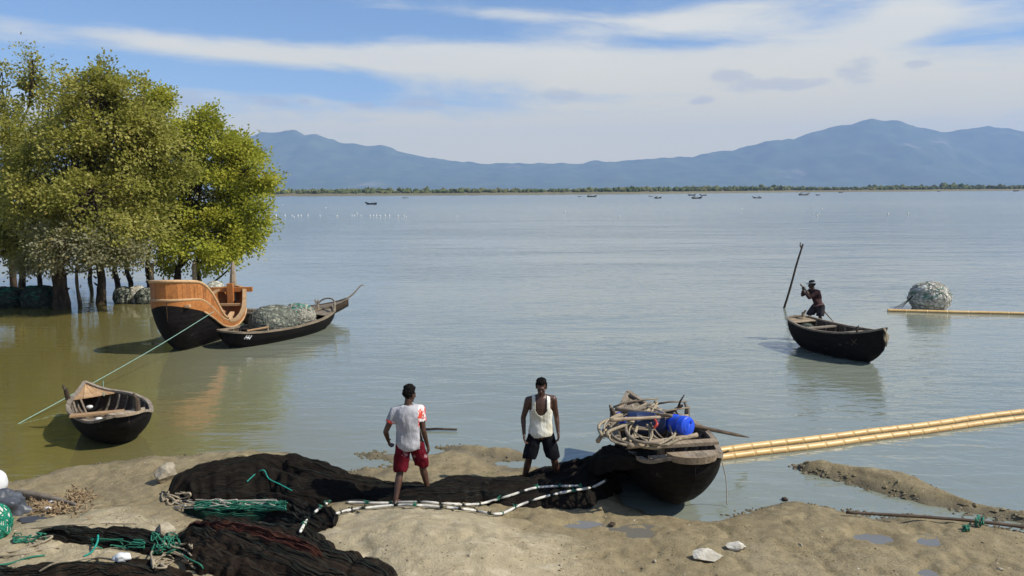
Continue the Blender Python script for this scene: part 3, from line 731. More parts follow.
def small_boat():
    # the dinghy moored at lower left
    ps, pb = W(129, 419, .56), W(85, 384, .68)
    L = (ps.xy-pb.xy).length
    r = boat_root('rowing_boat', 'small tarred rowing boat moored alone at lower left near the mud', ps, pb, L)
    h = plump(L, 1.22, .54, .72); h.parts(r, rw=.07, ribs=10, rail='grey_wood')
    planks_deck(h, r, .76, .985, 4, -.012, 'pale_wood')
    # stern shelf
    mb = MB(); V = []
    for k in range(9):
        a = math.pi/2+math.pi*k/8; V.append(Vector((.14+(.24)*math.cos(a), .32*math.sin(a), .690)))
    n = len(V); mb.add(V+[v-Vector((0, 0, .05)) for v in V], [list(range(n)), [n+i for i in range(n)][::-1]]+[[i, n+i, n+(i+1) % n, (i+1) % n] for i in range(n)])
    mb.build('stern_shelf', MATS['weathered_wood'], r)
    a, b = to_local(r, W(70, 416, .60)), to_local(r, W(124, 411, .60))
    MB().bar(a, b, .15, .035).build('thwart', MATS['pale_wood'], r)
    post(r, to_local(r, W(68, 399, .6)), .22, .045, lean=(-.05, .04)); post(r, to_local(r, W(138, 412, .66)), .26, .05, lean=(.02, 0))
    for u in (.3, .5, .64):
        a, b = h.pt(u, .35, -1, .06), h.pt(u, .35, 1, .06); MB().bar(a, b, .10, .03).build('floor_slat', MATS['grey_wood'], r)
    a, b = to_local(r, W(80, 398, .55)), to_local(r, W(88, 417, .35)); MB().tube([a, b], [.02, .016], 6).build('pole_stay', MATS['weathered_wood'], r)
    for i, (u, v, s, lab) in enumerate(((89.5, 407, .055, 'white plastic bailer lying midway inside the small moored boat'), (99, 419.5, .06, 'crumpled white plastic bag on the near side of the small moored boat'))):
        c = W(u, v, .34 if i == 0 else .50); bm = bmesh.new(); bmesh.ops.create_icosphere(bm, subdivisions=2, radius=1)
        for w in bm.verts:
            k = 1+.25*noise.noise(w.co*2.+Vector((i*4, 0, 0))); w.co = Vector((w.co.x*s*1.25*k, w.co.y*s*k, w.co.z*s*.75*k))
        me = bpy.data.meshes.new('scrap'); bm.to_mesh(me); bm.free(); me.materials.append(MATS['white_plastic']); me.shade_smooth()
        tag(link('plastic_bailer' if i == 0 else 'plastic_bag', me, None, c), lab, 'bailer' if i == 0 else 'bag')
    return r
simple('white_plastic', (.78, .78, .76), (.62, .62, .58), 6, .45, bump=.1)

def moon_boat():
    ps = W(174, 356); ps = Vector((ps.x-.12, ps.y, 0)); pb = Vector((ps.x-.22, ps.y+5.8, 0)); L = 5.9
    r = boat_root('moon_boat', 'curved orange and black wooden boat with a raised round stern box', ps, pb, L)
    h = Hull(L, [(0, .64), (.12, .72), (.3, .86), (.5, .95), (.7, .88), (.88, .62), (1, .42)],
             [(0, 1.56), (.12, 1.48), (.22, 1.18), (.34, .72), (.48, .52), (.62, .58), (.8, .86), (1, 1.25)],
             [(0, .95), (.05, .45), (.12, .05), (.25, -.2), (.5, -.28), (.75, -.2), (.9, .1), (1, .75)], .50, r0=.13, r1=.06, ns=64)
    h.parts(r, inner='fresh_wood', rail='pale_wood', rw=.13, rh=.07, ribs=8, u0=.40)
    # orange upper strake
    h.skin(t0=.78, proud=.012).build('upper_strake', MATS['fresh_wood'], r, True)
    # second rubbing strake following the sheer lower down
    for side in (-1, 1):
        pts = [h.pt(u, .78, side, -.03) for u in np.linspace(.14, .8, 26)]
        mb = MB(); mb.tube(pts, .032, 6); mb.build('rubbing_strake', MATS['pale_wood'], r, True)
    # raised box: single upright planks round the stern
    UM = .40
    def box_pt(f, z, inset=0.):
        # f from -1 (port forward end) round the stern to 1
        u = UM*min(abs(f), 1)**1.5
        s = 1 if f >= 0 else -1
        return Vector((u*L, s*max(h.b(u)-inset, 0), z))
    N = 36
    US = lambda f: UM*abs(f)**1.5
    def topz(f):
        u = US(f); k = min(1, max(0, (u-.07)/(UM-.07))); k = k*k*(3-2*k); return (2.10-.8*u)*(1-k)+(h.h(u)+.07)*k
    for i in range(N):
        f0, f1 = -1+2*i/N, -1+2*(i+1)/N
        e = .012/N; f0 += e*4; f1 -= e*4
        V = []
        out = random.uniform(-.006, .006)
        for f in (f0, f1):
            u = US(f); base = h.h(u)+.02
            V += [box_pt(f, base, .01+out), box_pt(f, topz(f), .01+out), box_pt(f, topz(f), .05), box_pt(f, base, .05)]
        MB().add(V, [[0, 4, 5, 1], [1, 5, 6, 2], [2, 6, 7, 3], [3, 7, 4, 0], [0, 1, 2, 3], [7, 6, 5, 4]]).build('box_plank', MATS['fresh_wood'], r)
    for zz, rr, nm in ((0, .045, 'box_rim'), (None, .042, 'box_sill')):
        mb = MB(); fs = np.linspace(-1, 1, 41)
        mb.tube([box_pt(f, topz(f)+.01 if zz == 0 else h.h(US(f))+.01, .02) for f in fs], rr, 8); mb.build(nm, MATS['pale_wood'], r, True)
    # foot step under the box
    MB().box((.22, -.50, 1.38), (.16, .12, .07)).build('step', MATS['pale_wood'], r)
    # interior: floor boards and cross beams
    for i in range(7):
        y = -.54+.18*i; a = .58; MB().box((.62*L+.1, y, .38+.01*(i % 2)), (1.5, .17, .03)).build('floor_board', MATS['pale_wood'], r)
    for u in (.33, .50, .80):
        a, b = h.beam_at(u, -.10); MB().bar(a, b, .14, .07).build('thwart', MATS['pale_wood'], r)
    mb = MB(); a = h.pt(.80, .9, -1, .1); mb.bar(Vector((.52*L, -.62, .45)), Vector((.80*L, -.3, .50)), .16, .05); mb.build('loose_board', MATS['pale_wood'], r)
    # prow: cross board and tall stem post
    MB().bar(Vector((L-.25, -.72, 1.16)), Vector((L-.25, .72, 1.16)), .14, .16).build('prow_board', MATS['fresh_wood'], r)
    MB().box((L-.38, 0, 1.04), (.14, .20, .70)).build('prow_bitt', MATS['fresh_wood'], r)
    mb = MB(); mb.tube([(L-.15, 0, .7), (L+.02, .02, 1.4), (L+.10, .03, 2.1)], [.14, .12, .06], 8, jitter=.06); mb.build('stem_post', MATS['weathered_wood'], r)
    return r, h

def long_boat():
    ps = W(224, 334, .45); pb = W(333, 311, .5); L = (ps.xy-pb.xy).length
    r = boat_root('fishing_boat', 'low black open boat lying against the orange boat, loaded with net bundles', ps, pb, L)
    h = Hull(L, [(0, .42), (.1, .60), (.3, .78), (.5, .82), (.7, .74), (.88, .48), (1, .20)], [(0, .52), (.15, .44), (.4, .40), (.7, .44), (.9, .54), (1, .66)],
             [(0, .25), (.08, -.02), (.25, -.14), (.6, -.14), (.85, -.04), (.95, .15), (1, .42)], .5, r0=.05, r1=.07)
    h.parts(r, rw=.10, rh=.05, ribs=12)
    planks_deck(h, r, .84, .985, 4, -.02, 'grey_wood'); planks_deck(h, r, .015, .12, 3, -.02, 'grey_wood', across=True)
    for u in (.28, .72): a, b = h.beam_at(u, -.05, -.03); MB().bar(a, b, .13, .04).build('thwart', MATS['weathered_wood'], r)
    post(r, h.pt(.93, 1, 1), .3, .035, 'grey_wood', lean=(.03, .02)); post(r, h.pt(.93, 1, -1), .26, .035, 'grey_wood')
    mb = MB(); a = h.pt(.95, 1, -1)+Vector((0, 0, .25)); b = h.pt(.95, 1, 1)+Vector((0, 0, .28)); mb.tube(spline([h.pt(.9, 1, -1), a, (a+b)/2+Vector((.1, 0, .1)), b, h.pt(.9, 1, 1)], 16), .026, 6); mb.build('bow_hoop', MATS['grey_wood'], r, True)
    # thole pin with a short oar stub over the near side
    mb = MB(); mb.tube([h.pt(.10, 1, -1)+Vector((.1, .25, .02)), h.pt(.22, 1, -1)+Vector((0, -.03, .14))], [.035, .028], 6); mb.build('oar_stub', MATS['pale_wood'], r)
    post(r, h.pt(.22, 1, -1), .22, .025, 'weathered_wood', 'thole_pin')
    # white painted mark near the stern on the side that faces the shore
    c = h.pt(.075, .70, -1)
    for dx, w in ((-.05, .03), (.02, .035), (.09, .03)):
        q = h.pt(.075+dx/L, .62, -1, -.012); q2 = h.pt(.075+dx/L+.012, .86, -1, -.012); MB().bar(q, q2, w, .006, (0, 1, 0)).build('painted_stroke', MATS['white_plastic'], r)
    q = h.pt(.07, .75, -1, -.014); q2 = h.pt(.095, .70, -1, -.014); MB().bar(q, q2, .03, .006, (0, 1, 0)).build('painted_stroke', MATS['white_plastic'], r)
    # bundles lying in it: things of their own
    f = r.matrix_world
    b1 = bundle('larger grey green net bundle lying in the black boat', f @ Vector((L*.42, .02, .52)), (.72, .62, .50), 'bundle_mixed', 'twine_grey', 'net bundles in the black boat', seed=5, rot=r.rotation_euler.z, nstr=80, cyl=.1)
    b2 = bundle('smaller pale net bundle with turquoise netting, in the black boat', f @ Vector((L*.65, .02, .50)), (.55, .54, .47), 'bundle_mixed', 'rope_pale', 'net bundles in the black boat', seed=9, rot=r.rotation_euler.z+.2, nstr=60, extra='twine_turq')
    return r
simple('twine_turq', (.02, .36, .27), (.015, .22, .17), 40, .6, bump=0)

def back_boat():
    pb = W(348, 302, .60); ps = Vector((pb.x-3.6, pb.y-1.0, 0)); L = 3.75
    r = boat_root('narrow_boat', 'narrow weathered boat behind, its prow ending in a thin hooked stick', ps, pb, L)
    h = Hull(L, [(0, .35), (.2, .55), (.5, .62), (.8, .42), (1, .10)], [(0, .45), (.3, .38), (.6, .42), (.85, .56), (1, .74)], [(0, .1), (.15, -.12), (.5, -.14), (.7, -.04), (.88, .22), (1, .45)], .5)
    h.parts(r, 'dark_wood', rw=.07, ribs=6, rail='grey_wood')
    planks_deck(h, r, .62, .99, 3, -.02, 'grey_wood')
    for u in (.25, .5): a, b = h.beam_at(u, -.05, -.03); MB().bar(a, b, .12, .04).build('thwart', MATS['grey_wood'], r)
    e = [(L-.1, 0, .70), (L+.15, 0, .86), (L+.38, .0, 1.10), (L+.50, 0, 1.20), (L+.58, 0, 1.16)]
    MB().tube(spline(e, 12), [.04-.0024*i for i in range(12)], 6).build('prow_stick', MATS['grey_wood'], r, True)
    a, b = h.pt(.72, 1, -1), h.pt(.72, 1, 1)
    mb = MB(); mb.tube(spline([a, a+Vector((-.1, .1, .20)), b+Vector((-.1, -.1, .20)), b], 10), .02, 6); mb.build('rail_hoop', MATS['grey_wood'], r, True)
    return r

def rower_boat():
    ps = W(795, 320, .70); pb = W(882, 329, .95); L = (ps.xy-pb.xy).length+.1
    r = boat_root('rowing_boat', 'black rowing boat out on the water, carrying the standing rower', ps, pb, L)
    h = Hull(L, [(0, .34), (.1, .50), (.3, .66), (.5, .70), (.7, .60), (.88, .34), (1, .06)], [(0, .82), (.15, .74), (.4, .69), (.7, .74), (.9, .86), (1, .98)],
             [(0, .40), (.08, .05), (.25, -.14), (.6, -.15), (.82, -.05), (.93, .15), (1, .40)], .5, r0=.06)
    h.parts(r, rw=.07, rh=.045, ribs=9, rail='grey_wood')
    planks_deck(h, r, .86, .985, 2, -.02, 'grey_wood'); planks_deck(h, r, .02, .12, 3, -.03, 'weathered_wood', across=True)
    for u in (.30, .62): a, b = h.beam_at(u, -.06, -.03); MB().bar(a, b, .13, .04).build('thwart', MATS['grey_wood'], r)
    MB().bar(Vector((.1*L, 0, .2)), Vector((.5*L, 0, .2)), .7, .03).build('floor_board', MATS['grey_wood'], r)
    post(r, h.pt(.84, 1, -1), .16, .025, 'dark_wood'); post(r, Vector((.06*L, .12, .80)), .16, .05, 'weathered_wood')
    # coiled rope hanging off the bow
    mb = MB()
    for k in range(6):
        mb.tube(spline([(L-.04, .02*k-.05, .98), (L+.07+.01*k, .05-.02*k, .80-.03*k), (L+.03, .02, .62-.02*k), (L-.02, -.03+.02*k, .76), (L-.04, .02*k-.05, .98)], 14), .016, 5)
    mb.build('bow_rope', MATS['rope_tan'], r, True)
    # painted cross near the bow
    mb = MB()
    q = [h.pt(u, t, -1, -.012) for u, t in ((.80, .62), (.84, .80), (.84, .62), (.80, .80), (.765, .70), (.785, .70))]
    for k in (0, 2, 4): MB().bar(q[k], q[k+1], .02, .005, (0, 1, 0)).build('painted_stroke', MATS['dark_wood'], r)
    # gear heap in the stern: dark cloth and a pale float
    return r, h

def beached_boat():
    ps = W(696, 456, 1.02); pb = W(630, 394, 1.08); L = (ps.xy-pb.xy).length+.1
    r = boat_root('fishing_boat', 'black fishing boat drawn up on the mud, heaped with poles and ropes', ps, pb, L, z=.12)
    h = plump(L, 1.32, .76, .97); h.parts(r, rw=.08, rh=.05, ribs=10, rail='grey_wood')
    planks_deck(h, r, .70, .985, 5, -.012, 'grey_wood')
    # broad stern shelf: bevelled plank
    mb = MB(); V = []
    for k in range(13):
        a = math.pi/2+math.pi*k/12; V.append(Vector((.16+(.28)*math.cos(a), .36*math.sin(a), .915)))
    n = len(V); mb.add(V+[Vector((v.x*.92+.01, v.y*.96, v.z-.10)) for v in V], [list(range(n)), [n+i for i in range(n)][::-1]]+[[i, n+i, n+(i+1) % n, (i+1) % n] for i in range(n)])
    mb.build('stern_shelf', MATS['weathered_wood'], r)
    a, b = h.beam_at(.30, .03, .0); MB().bar(a, b, .17, .05).build('thwart', MATS['weathered_wood'], r)
    a, b = h.beam_at(.14, .03, -.05); MB().bar(a, b, .12, .06).build('stern_beam', MATS['weathered_wood'], r)
    for u, s in ((.62, -1), (.62, 1)): post(r, h.pt(u, 1, s), .20, .045, 'grey_wood')
    return r, h

SMALL = small_boat(); MOON, MOONH = moon_boat(); LONGB = long_boat(); BACKB = back_boat(); ROWB, ROWH = rower_boat(); BEACH, BEACHH = beached_boat()
# ------------------------------------------------------------------ nets, floats, ropes and things on the shore
def net_material(name, c1, c2, c3):
    m, t, b, o = mat(name)
    uv = t.n.new('ShaderNodeUVMap').outputs[0]; g = t.n.new('ShaderNodeNewGeometry'); pos = g.outputs['Position']
    s = t.noise(t.vmap(uv, (1.3, 30, 1)), 1.6, 6, .7, .8); n = t.noise(pos, 7., 5, .6); f = t.noise(t.vmap(uv, (16, 150, 1)), 1., 3, .6, .5)
    c = t.mixc(t.ramp(s, .32, .7), c1, c2); c = t.mixc(t.ramp(n, .5, .72, 0, .8), c, c3); c = t.mixc(t.ramp(f, .55, .75, 0, .6), c, c2)
    gr = t.node('TexVoronoi', {'Vector': pos, 'Scale': 120.}, 0)
    c = t.mixc(t.ramp(gr, .16, .05, 0, .5), c, tuple(x*2.2+.01 for x in c2))
    t.put(b.inputs['Base Color'], c); b.inputs['Roughness'].default_value = .82; b.inputs['Specular IOR Level'].default_value = .05
    t.put(b.inputs['Normal'], t.bump(t.m('ADD', s, t.m('ADD', t.m('MULTIPLY', f, .5), t.m('MULTIPLY', gr, .35))), .9, .03))
net_material('net_black', (.010, .0085, .0075), (.026, .020, .015), (.036, .029, .021))
net_material('net_brown', (.014, .010, .008), (.046, .033, .023), (.070, .050, .033))
net_material('net_red', (.022, .012, .009), (.085, .030, .020), (.055, .036, .024))
net_material('net_green', (.008, .016, .011), (.012, .045, .030), (.024, .028, .018))
ALLNETS = []
def net_pile(name, label, pts, m, seed=0, nv=56, threads=120, tm='twine_dark', folds=1., parent=None, pz=None, lean=0., ragged=.28):
    """draped heap along a spine: (px, py, half width m, height m, lift m)"""
    S = []
    for (u, v, hw, H, lift) in pts:
        p = on_ground(u, v) if lift < .05 else W(u, v, .2+lift*.6); S.append((p.x, p.y, hw, H, lift))
    L = sum(math.dist(S[i][:2], S[i+1][:2]) for i in range(len(S)-1)); nu = max(40, int(L/.028))
    Q = spline(S, nu); V = np.zeros((nu, nv, 3)); UV = np.zeros((nu, nv, 2)); hgt = np.zeros((nu, nv))
    al = 0.
    for i in range(nu):
        d = Q[min(i+1, nu-1), :2]-Q[max(i-1, 0), :2]; d = d/(np.linalg.norm(d)+1e-9); n = np.array([-d[1], d[0]])
        if i: al += np.linalg.norm(Q[i, :2]-Q[i-1, :2])
        endt = max(.03, min(1., min(al, L-al)/.25+.12))**.5
        for j in range(nv):
            v = -1+2*j/(nv-1)
            hw = Q[i, 2]*(1+ragged*noise.noise((al*1.9, seed+(3 if v > 0 else 0), .5))+ragged*.5*noise.noise((al*7, seed, (2 if v > 0 else 0))))*endt
            w = hw*v+.05*noise.noise((al*2.2, v*3, seed))*folds
            xy = Q[i, :2]+n*w
            prof = max(0, 1-abs(v)**2.1)**.62
            fold = (1-abs(noise.noise((al*.4+.3*v, v*3.6+noise.noise((al*.7, v, seed))*1.0, seed+.3)))*2.6)*.075
            fold += (1-abs(noise.noise((al*.9, v*9.5+noise.noise((al*1.1, v*2, seed))*1.5, seed+4.3)))*2.4)*.045
            fold += noise.noise((al*1.2, v*7, seed+9.))*.020+noise.noise((al*3, v*24, seed+2.))*.012
            hgt[i, j] = Q[i, 4]+Q[i, 3]*prof*endt*(1+.10*noise.noise((al*1.1, seed+7., 0)))+fold*folds*prof**.5*(.35+min(1, Q[i, 3]/.3))-.025*(1-prof)
            V[i, j, :2] = xy; UV[i, j] = (al, w)
    P = V[:, :, :2].reshape(-1, 2); gzv = ground_z(P).reshape(nu, nv)
    V[:, :, 2] = np.maximum(gzv, -.05)+hgt
    ALLNETS.append(V.reshape(-1, 3).copy())
    F = [[i*nv+j, (i+1)*nv+j, (i+1)*nv+j+1, i*nv+j+1] for i in range(nu-1) for j in range(nv-1)]
    c = Vector((Q[nu//2, 0], Q[nu//2, 1], gz(Q[nu//2, 0], Q[nu//2, 1])))
    root = empty(name, c); tag(root, label, 'fishing net', 'heaped fishing nets on the mud')
    VV = V.reshape(-1, 3)-np.array(c)
    me = mesh('netting', VV, F, MATS[m], True)
    ul = me.uv_layers.new(name='UVMap'); uvf = UV.reshape(-1, 2); idx = np.array([l.vertex_index for l in me.loops]); ul.data.foreach_set('uv', uvf[idx].ravel())
    link('netting', me, root)
    rnd = random.Random(seed+5); mb = MB()
    for k in range(threads):
        i = rnd.randrange(2, nu-14); j = rnd.uniform(3, nv-4); pp = []
        dj = rnd.uniform(-.5, .5); ln = rnd.randrange(8, 30)
        for q in range(ln):
            ii = min(i+q, nu-1); j = min(max(j+dj*.35, 0), nv-1.01); v = VV[ii*nv+int(j)]*(1-j%1)+VV[ii*nv+int(j)+1]*(j%1); pp.append(Vector(v)+Vector((0, 0, .006+.008*abs(math.sin(q*.4+k)))))
        mb.tube(pp, rnd.uniform(.002, .0045), 3, cap=False)
    t = mb.build('loose_threads', MATS[tm], root); t['kind'] = 'stuff'
    return root, V
def nets():
    global NET_A
    r, NET_A = net_pile('fishing_net', 'long heap of black net running from the rock to the beached boat',
        [(170, 500, .20, .10, 0), (190, 495, .42, .26, 0), (235, 491, .56, .36, 0), (285, 489, .60, .38, 0), (330, 493, .50, .25, 0), (375, 494, .42, .13, 0), (420, 495, .42, .09, 0), (465, 496, .54, .15, 0), (515, 494, .62, .16, 0), (560, 489, .66, .19, 0), (598, 482, .58, .28, 0), (622, 473, .48, .34, .30), (640, 464, .38, .20, .66), (664, 452, .26, .08, .86)],
        'net_black', 2, threads=260)
    net_pile('fishing_net', 'rust red and black net heap at the bottom edge of the picture', [(172, 545, .16, .06, 0), (205, 545, .44, .19, 0), (255, 555, .52, .20, 0), (310, 569, .46, .15, 0), (360, 584, .34, .10, 0), (395, 600, .2, .06, 0)], 'net_brown', 17, threads=200, tm='twine_dark')
    net_pile('fishing_net', 'rust red net fold lying across the brown net heap', [(185, 543, .08, .17, 0), (225, 549, .16, .225, 0), (275, 560, .17, .225, 0), (330, 576, .10, .14, 0)], 'net_red', 31, threads=60, tm='rope_red')
    net_pile('fishing_net', 'crumpled dark net with pale floats beside the dry mud', [(225, 512, .16, .10, 0), (262, 513, .28, .16, 0), (300, 521, .32, .16, 0), (330, 530, .20, .08, 0)], 'net_black', 44, threads=90)
    net_pile('fishing_net', 'green net strip between the two dark heaps', [(185, 512, .10, .05, 0), (225, 517, .18, .14, 0), (275, 517, .16, .14, 0), (300, 521, .08, .06, 0)], 'net_green', 51, threads=50, tm='twine_green')
    net_pile('fishing_net', 'flat black net stretched over sand at lower left', [(38, 536, .05, .04, 0), (75, 537, .15, .07, 0), (115, 541, .19, .09, 0), (150, 547, .20, .09, 0), (178, 556, .12, .06, 0)], 'net_black', 63, threads=120)
    net_pile('fishing_net', 'brown net heap in the bottom left corner', [(-70, 582, .22, .10, 0), (0, 584, .24, .11, 0), (60, 586, .30, .15, 0), (120, 584, .32, .17, 0), (190, 588, .25, .12, 0)], 'net_brown', 75, threads=160)
simple('rope_red', (.11, .035, .024), (.06, .022, .016), 40, .8, bump=0)
nets()

def rope(name, label, P, rad, m, cat='rope', group=None, n=None, sides=6, parent=None):
    P = [Vector(p) for p in P]; c = P[0]
    mb = MB(); mb.tube([Vector(q)-c for q in spline(P, n or len(P)*8)], rad, sides); o = mb.build(name, MATS[m], parent, True, c)
    if label: tag(o, label, cat, group)
    return o
NETZ = {}
def on_net(px, py, dz=.02):
    """first point of the net heap or the ground that the sight line meets"""
    if not NETZ:
        for x, y, z in np.concatenate(ALLNETS):
            k = (int(x//.04), int(y//.04)); NETZ[k] = max(NETZ.get(k, -9), float(z))
    z = 1.1
    while z > -.05:
        p = W(px, py, z); h = max(gz(p.x, p.y), NETZ.get((int(p.x//.04), int(p.y//.04)), -9))
        if h >= z: break
        z -= .012
    p = W(px, py, z); p.z = z+dz; return p
def float_line(label, pix, seed):
    rnd = random.Random(seed)
    P = [on_net(u, v, .03) for u, v in spline(pix, 70)]; S = [Vector(p) for p in spline(P, 240)]
    root = empty('float_line', P[0]); tag(root, label, 'float line', 'white float lines along the net edge')
    c = P[0]
    mb = MB(); mb.tube([p-c for p in S[::3]], .009, 5); mb.build('head_rope', MATS['twine_dark'], root)
    # elongated pale floats threaded on the rope
    acc = [0.]
    for i in range(1, len(S)): acc.append(acc[-1]+(S[i]-S[i-1]).length)
    at = lambda s: S[min(range(len(S)), key=lambda i: abs(acc[i]-s))]
    s = .04; k = 0
    while s < acc[-1]-.2:
        ln = rnd.uniform(.24, .46); pts = [at(s+ln*f)+Vector((0, 0, .012)) for f in (0, .12, .35, .65, .88, 1)]
        a = pts[0]
        if (pts[-1]-pts[0]).length > .1:
            mb = MB(); mb.tube([p-a for p in pts], [.009, .017, .019, .019, .017, .009], 8); mb.build('float', MATS['float_white'], root, True, a-c)
            q = pts[-1]; mb = MB()
            for w in range(5):
                d = Vector((rnd.uniform(-1, 1), rnd.uniform(-1, 1), rnd.uniform(-.2, 1)))*.04; mb.tube([Vector((0, 0, 0)), d*.6+Vector((0, 0, .02)), d], .006, 4)
            mb.tube([Vector((-.02, 0, 0)), Vector((.02, 0, 0))], .019, 7)
            mb.build('lashing', MATS['twine_green' if rnd.random() < .35 else 'twine_dark'], root, False, q-c)
        s += ln+rnd.uniform(.02, .06)
simple('float_white', (.66, .64, .57), (.50, .47, .40), 12, .6, bump=.2)
float_line('nearer white float line edging the long net heap', [(335, 517), (350, 513), (366, 511), (403, 508), (440, 510), (470, 513), (499, 517), (520, 508), (543, 500), (570, 494), (592, 490), (606, 483)], 3)
float_line('farther white float line lying along the long net heap', [(345, 505), (380, 506), (420, 505), (450, 507), (478, 507), (505, 500), (534, 491), (560, 489), (587, 489)], 8)
float_line('short run of pale floats on the crumpled dark net', [(300, 536), (308, 522), (318, 513), (332, 503)], 12)

def scribble(name, label, u, v, w, h, n, rad, m, seed, cat='twine', z=None, hump=.03):
    """a tangle of twine: loops lying over the ground or net"""
    rnd = random.Random(seed); c = on_net(u, v); mb = MB()
    for i in range(n):
        P = []; a = rnd.uniform(-w, w); b = rnd.uniform(-h, h)
        for k in range(rnd.randrange(4, 8)):
            a = max(-w, min(w, a+rnd.uniform(-w, w)*.6)); b = max(-h, min(h, b+rnd.uniform(-h, h)*.8))
            p = on_net(u+a, v+b, .015+rnd.uniform(0, hump)); P.append(p-c)
        mb.tube(spline(P, len(P)*6), rad*rnd.uniform(.7, 1.3), 4, cap=False)
    o = mb.build(name, MATS[m], None, True, c); tag(o, label, cat); return o
scribble('twine_tangle', 'green twine tangled along the foot of the long net heap', 240, 508, 45, 4, 34, .007, 'twine_green', 4)
scribble('twine_tangle', 'pale twine tangled along the foot of the long net heap', 225, 506, 50, 4, 14, .008, 'rope_pale', 6)
scribble('twine_tangle', 'green twine knot above the light rock on the sand', 166, 546, 14, 10, 20, .008, 'twine_green', 7)
scribble('twine_tangle', 'tan rope strands trailing from the green twine knot', 172, 558, 20, 12, 10, .012, 'rope_tan', 9)
scribble('twine_tangle', 'green twine on the flat black net at lower left', 118, 546, 26, 4, 9, .007, 'twine_green', 13)
scribble('twine_tangle', 'green twine bunch at the left end of the flat net', 30, 540, 16, 4, 12, .008, 'twine_green', 15)
scribble('twine_tangle', 'pale ropes and green twine beside the first rock', 176, 500, 14, 6, 12, .012, 'rope_tan', 19)
def px_rope(name, label, pix, rad, m, dz=.02, cat='rope', lift=None):
    P = [on_net(u, v, dz+(lift[i] if lift else 0)) for i, (u, v) in enumerate(pix)]
    return rope(name, label, P, rad, m, cat)
px_rope('rope', 'turquoise cord knotted over the hump of the long net heap', [(247, 483), (256, 477), (264, 475), (269, 482), (280, 487), (292, 492)], .008, 'twine_turq', lift=[0, .03, .05, .03, .02, 0])
px_rope('rope', 'tan rope trailing over the left side of the rust red net heap', [(163, 543), (172, 552), (183, 558), (192, 568), (206, 574)], .013, 'rope_tan')
px_rope('rope', 'green cord beside the tan rope on the rust red net heap', [(168, 546), (178, 552), (188, 560), (200, 566), (204, 572)], .009, 'twine_green')
px_rope('rope', 'tan rope curving across the sand at lower left', [(-10, 553), (12, 553), (30, 548), (45, 543), (52, 538), (40, 540)], .016, 'rope_tan')
px_rope('rope', 'lower tan rope on the sand near the left edge', [(-10, 558), (20, 556), (42, 551), (60, 549)], .014, 'rope_tan')
px_rope('rope', 'green cord lying over sand in the bottom left corner', [(-10, 568), (10, 565), (30, 559), (45, 557)], .012, 'twine_green')
px_rope('rope', 'tan and green rope over the brown net heap, bottom left', [(40, 574), (55, 566), (75, 563), (95, 560), (120, 562), (140, 558)], .013, 'rope_tan', .03)
px_rope('rope', 'turquoise rope end curling up from the flat black net', [(84, 558), (92, 555), (98, 550), (99, 548)], .012, 'twine_turq', lift=[0, .02, .08, .14])
px_rope('rope', 'thin cord with dark weights along the sand at lower left', [(10, 531), (40, 529), (75, 526), (95, 525), (115, 525), (137, 525)], .008, 'rope_tan')

# rocks and stones
simple('rock_pale', (.42, .36, .26), (.28, .23, .155), 7, .9, bump=.8, bdist=.04)
simple('stone_white', (.62, .58, .49), (.44, .40, .31), 9, .85, bump=.6, bdist=.03)
def rock(label, u, v, r, m, seed, name='rock', sink=.3, facet=1.):
    rnd = random.Random(seed); c = on_ground(u, v); bm = bmesh.new(); bmesh.ops.create_icosphere(bm, subdivisions=3, radius=1.05)
    pl = [(Vector((rnd.gauss(0, 1), rnd.gauss(0, 1), rnd.gauss(0, 1))).normalized(), rnd.uniform(.55, .9)) for _ in range(18)]
    for w in bm.verts:
        p = w.co.copy()
        for n, d in pl:
            e = p.dot(n)-d
            if e > 0: p -= n*e*facet
        p *= 1+.16*noise.noise(p*2.3+Vector((seed, 0, 0)))+.03*noise.noise(p*9)
        w.co = Vector((p.x*r[0], p.y*r[1], p.z*r[2]))
    me = bpy.data.meshes.new(name); bm.to_mesh(me); bm.free(); me.materials.append(MATS[m])
    o = link(name, me, None, c+Vector((0, 0, r[2]*(1-sink)-r[2]*.25)), (0, 0, rnd.uniform(0, 6))); tag(o, label, 'rock'); return o
rock('pale angular rock at the left end of the long net heap', 164, 481, (.19, .16, .21), 'rock_pale', 21)
rock('pale pointed rock in front of the rust red net heap', 165, 540, (.16, .13, .19), 'rock_pale', 27)
rock('long flat white stone at bottom centre right', 706, 559, (.24, .12, .085), 'stone_white', 12, 'stone').rotation_euler.z = -.1
rock('smaller flat white stone behind the long white stone', 737, 549, (.15, .10, .07), 'stone_white', 15, 'stone').rotation_euler.z = .1
for i, (u, v, s, lab) in enumerate(((613, 525, .045, 'dark wet pebble beside the middle puddle'), (733, 549, .02, 'tiny pebble left of the smaller white stone'), (470, 556, .03, 'pebble on the pale dry mud'), (560, 566, .025, 'pebble in the mud left of the long white stone'),
                                    (785, 500, .05, 'dark lump showing in the shallows right of the beached boat'), (1000, 570, .035, 'pebble at the lower right corner'), (800, 545, .03, 'pebble in the mud below the wooden pole'), (655, 562, .025, 'pebble between the white stone and the dry mud'))):
    rock(lab, u, v, (s*1.3, s, s*.7), 'rock_pale' if i not in (0, 4) else 'bark', 30+i, 'pebble')

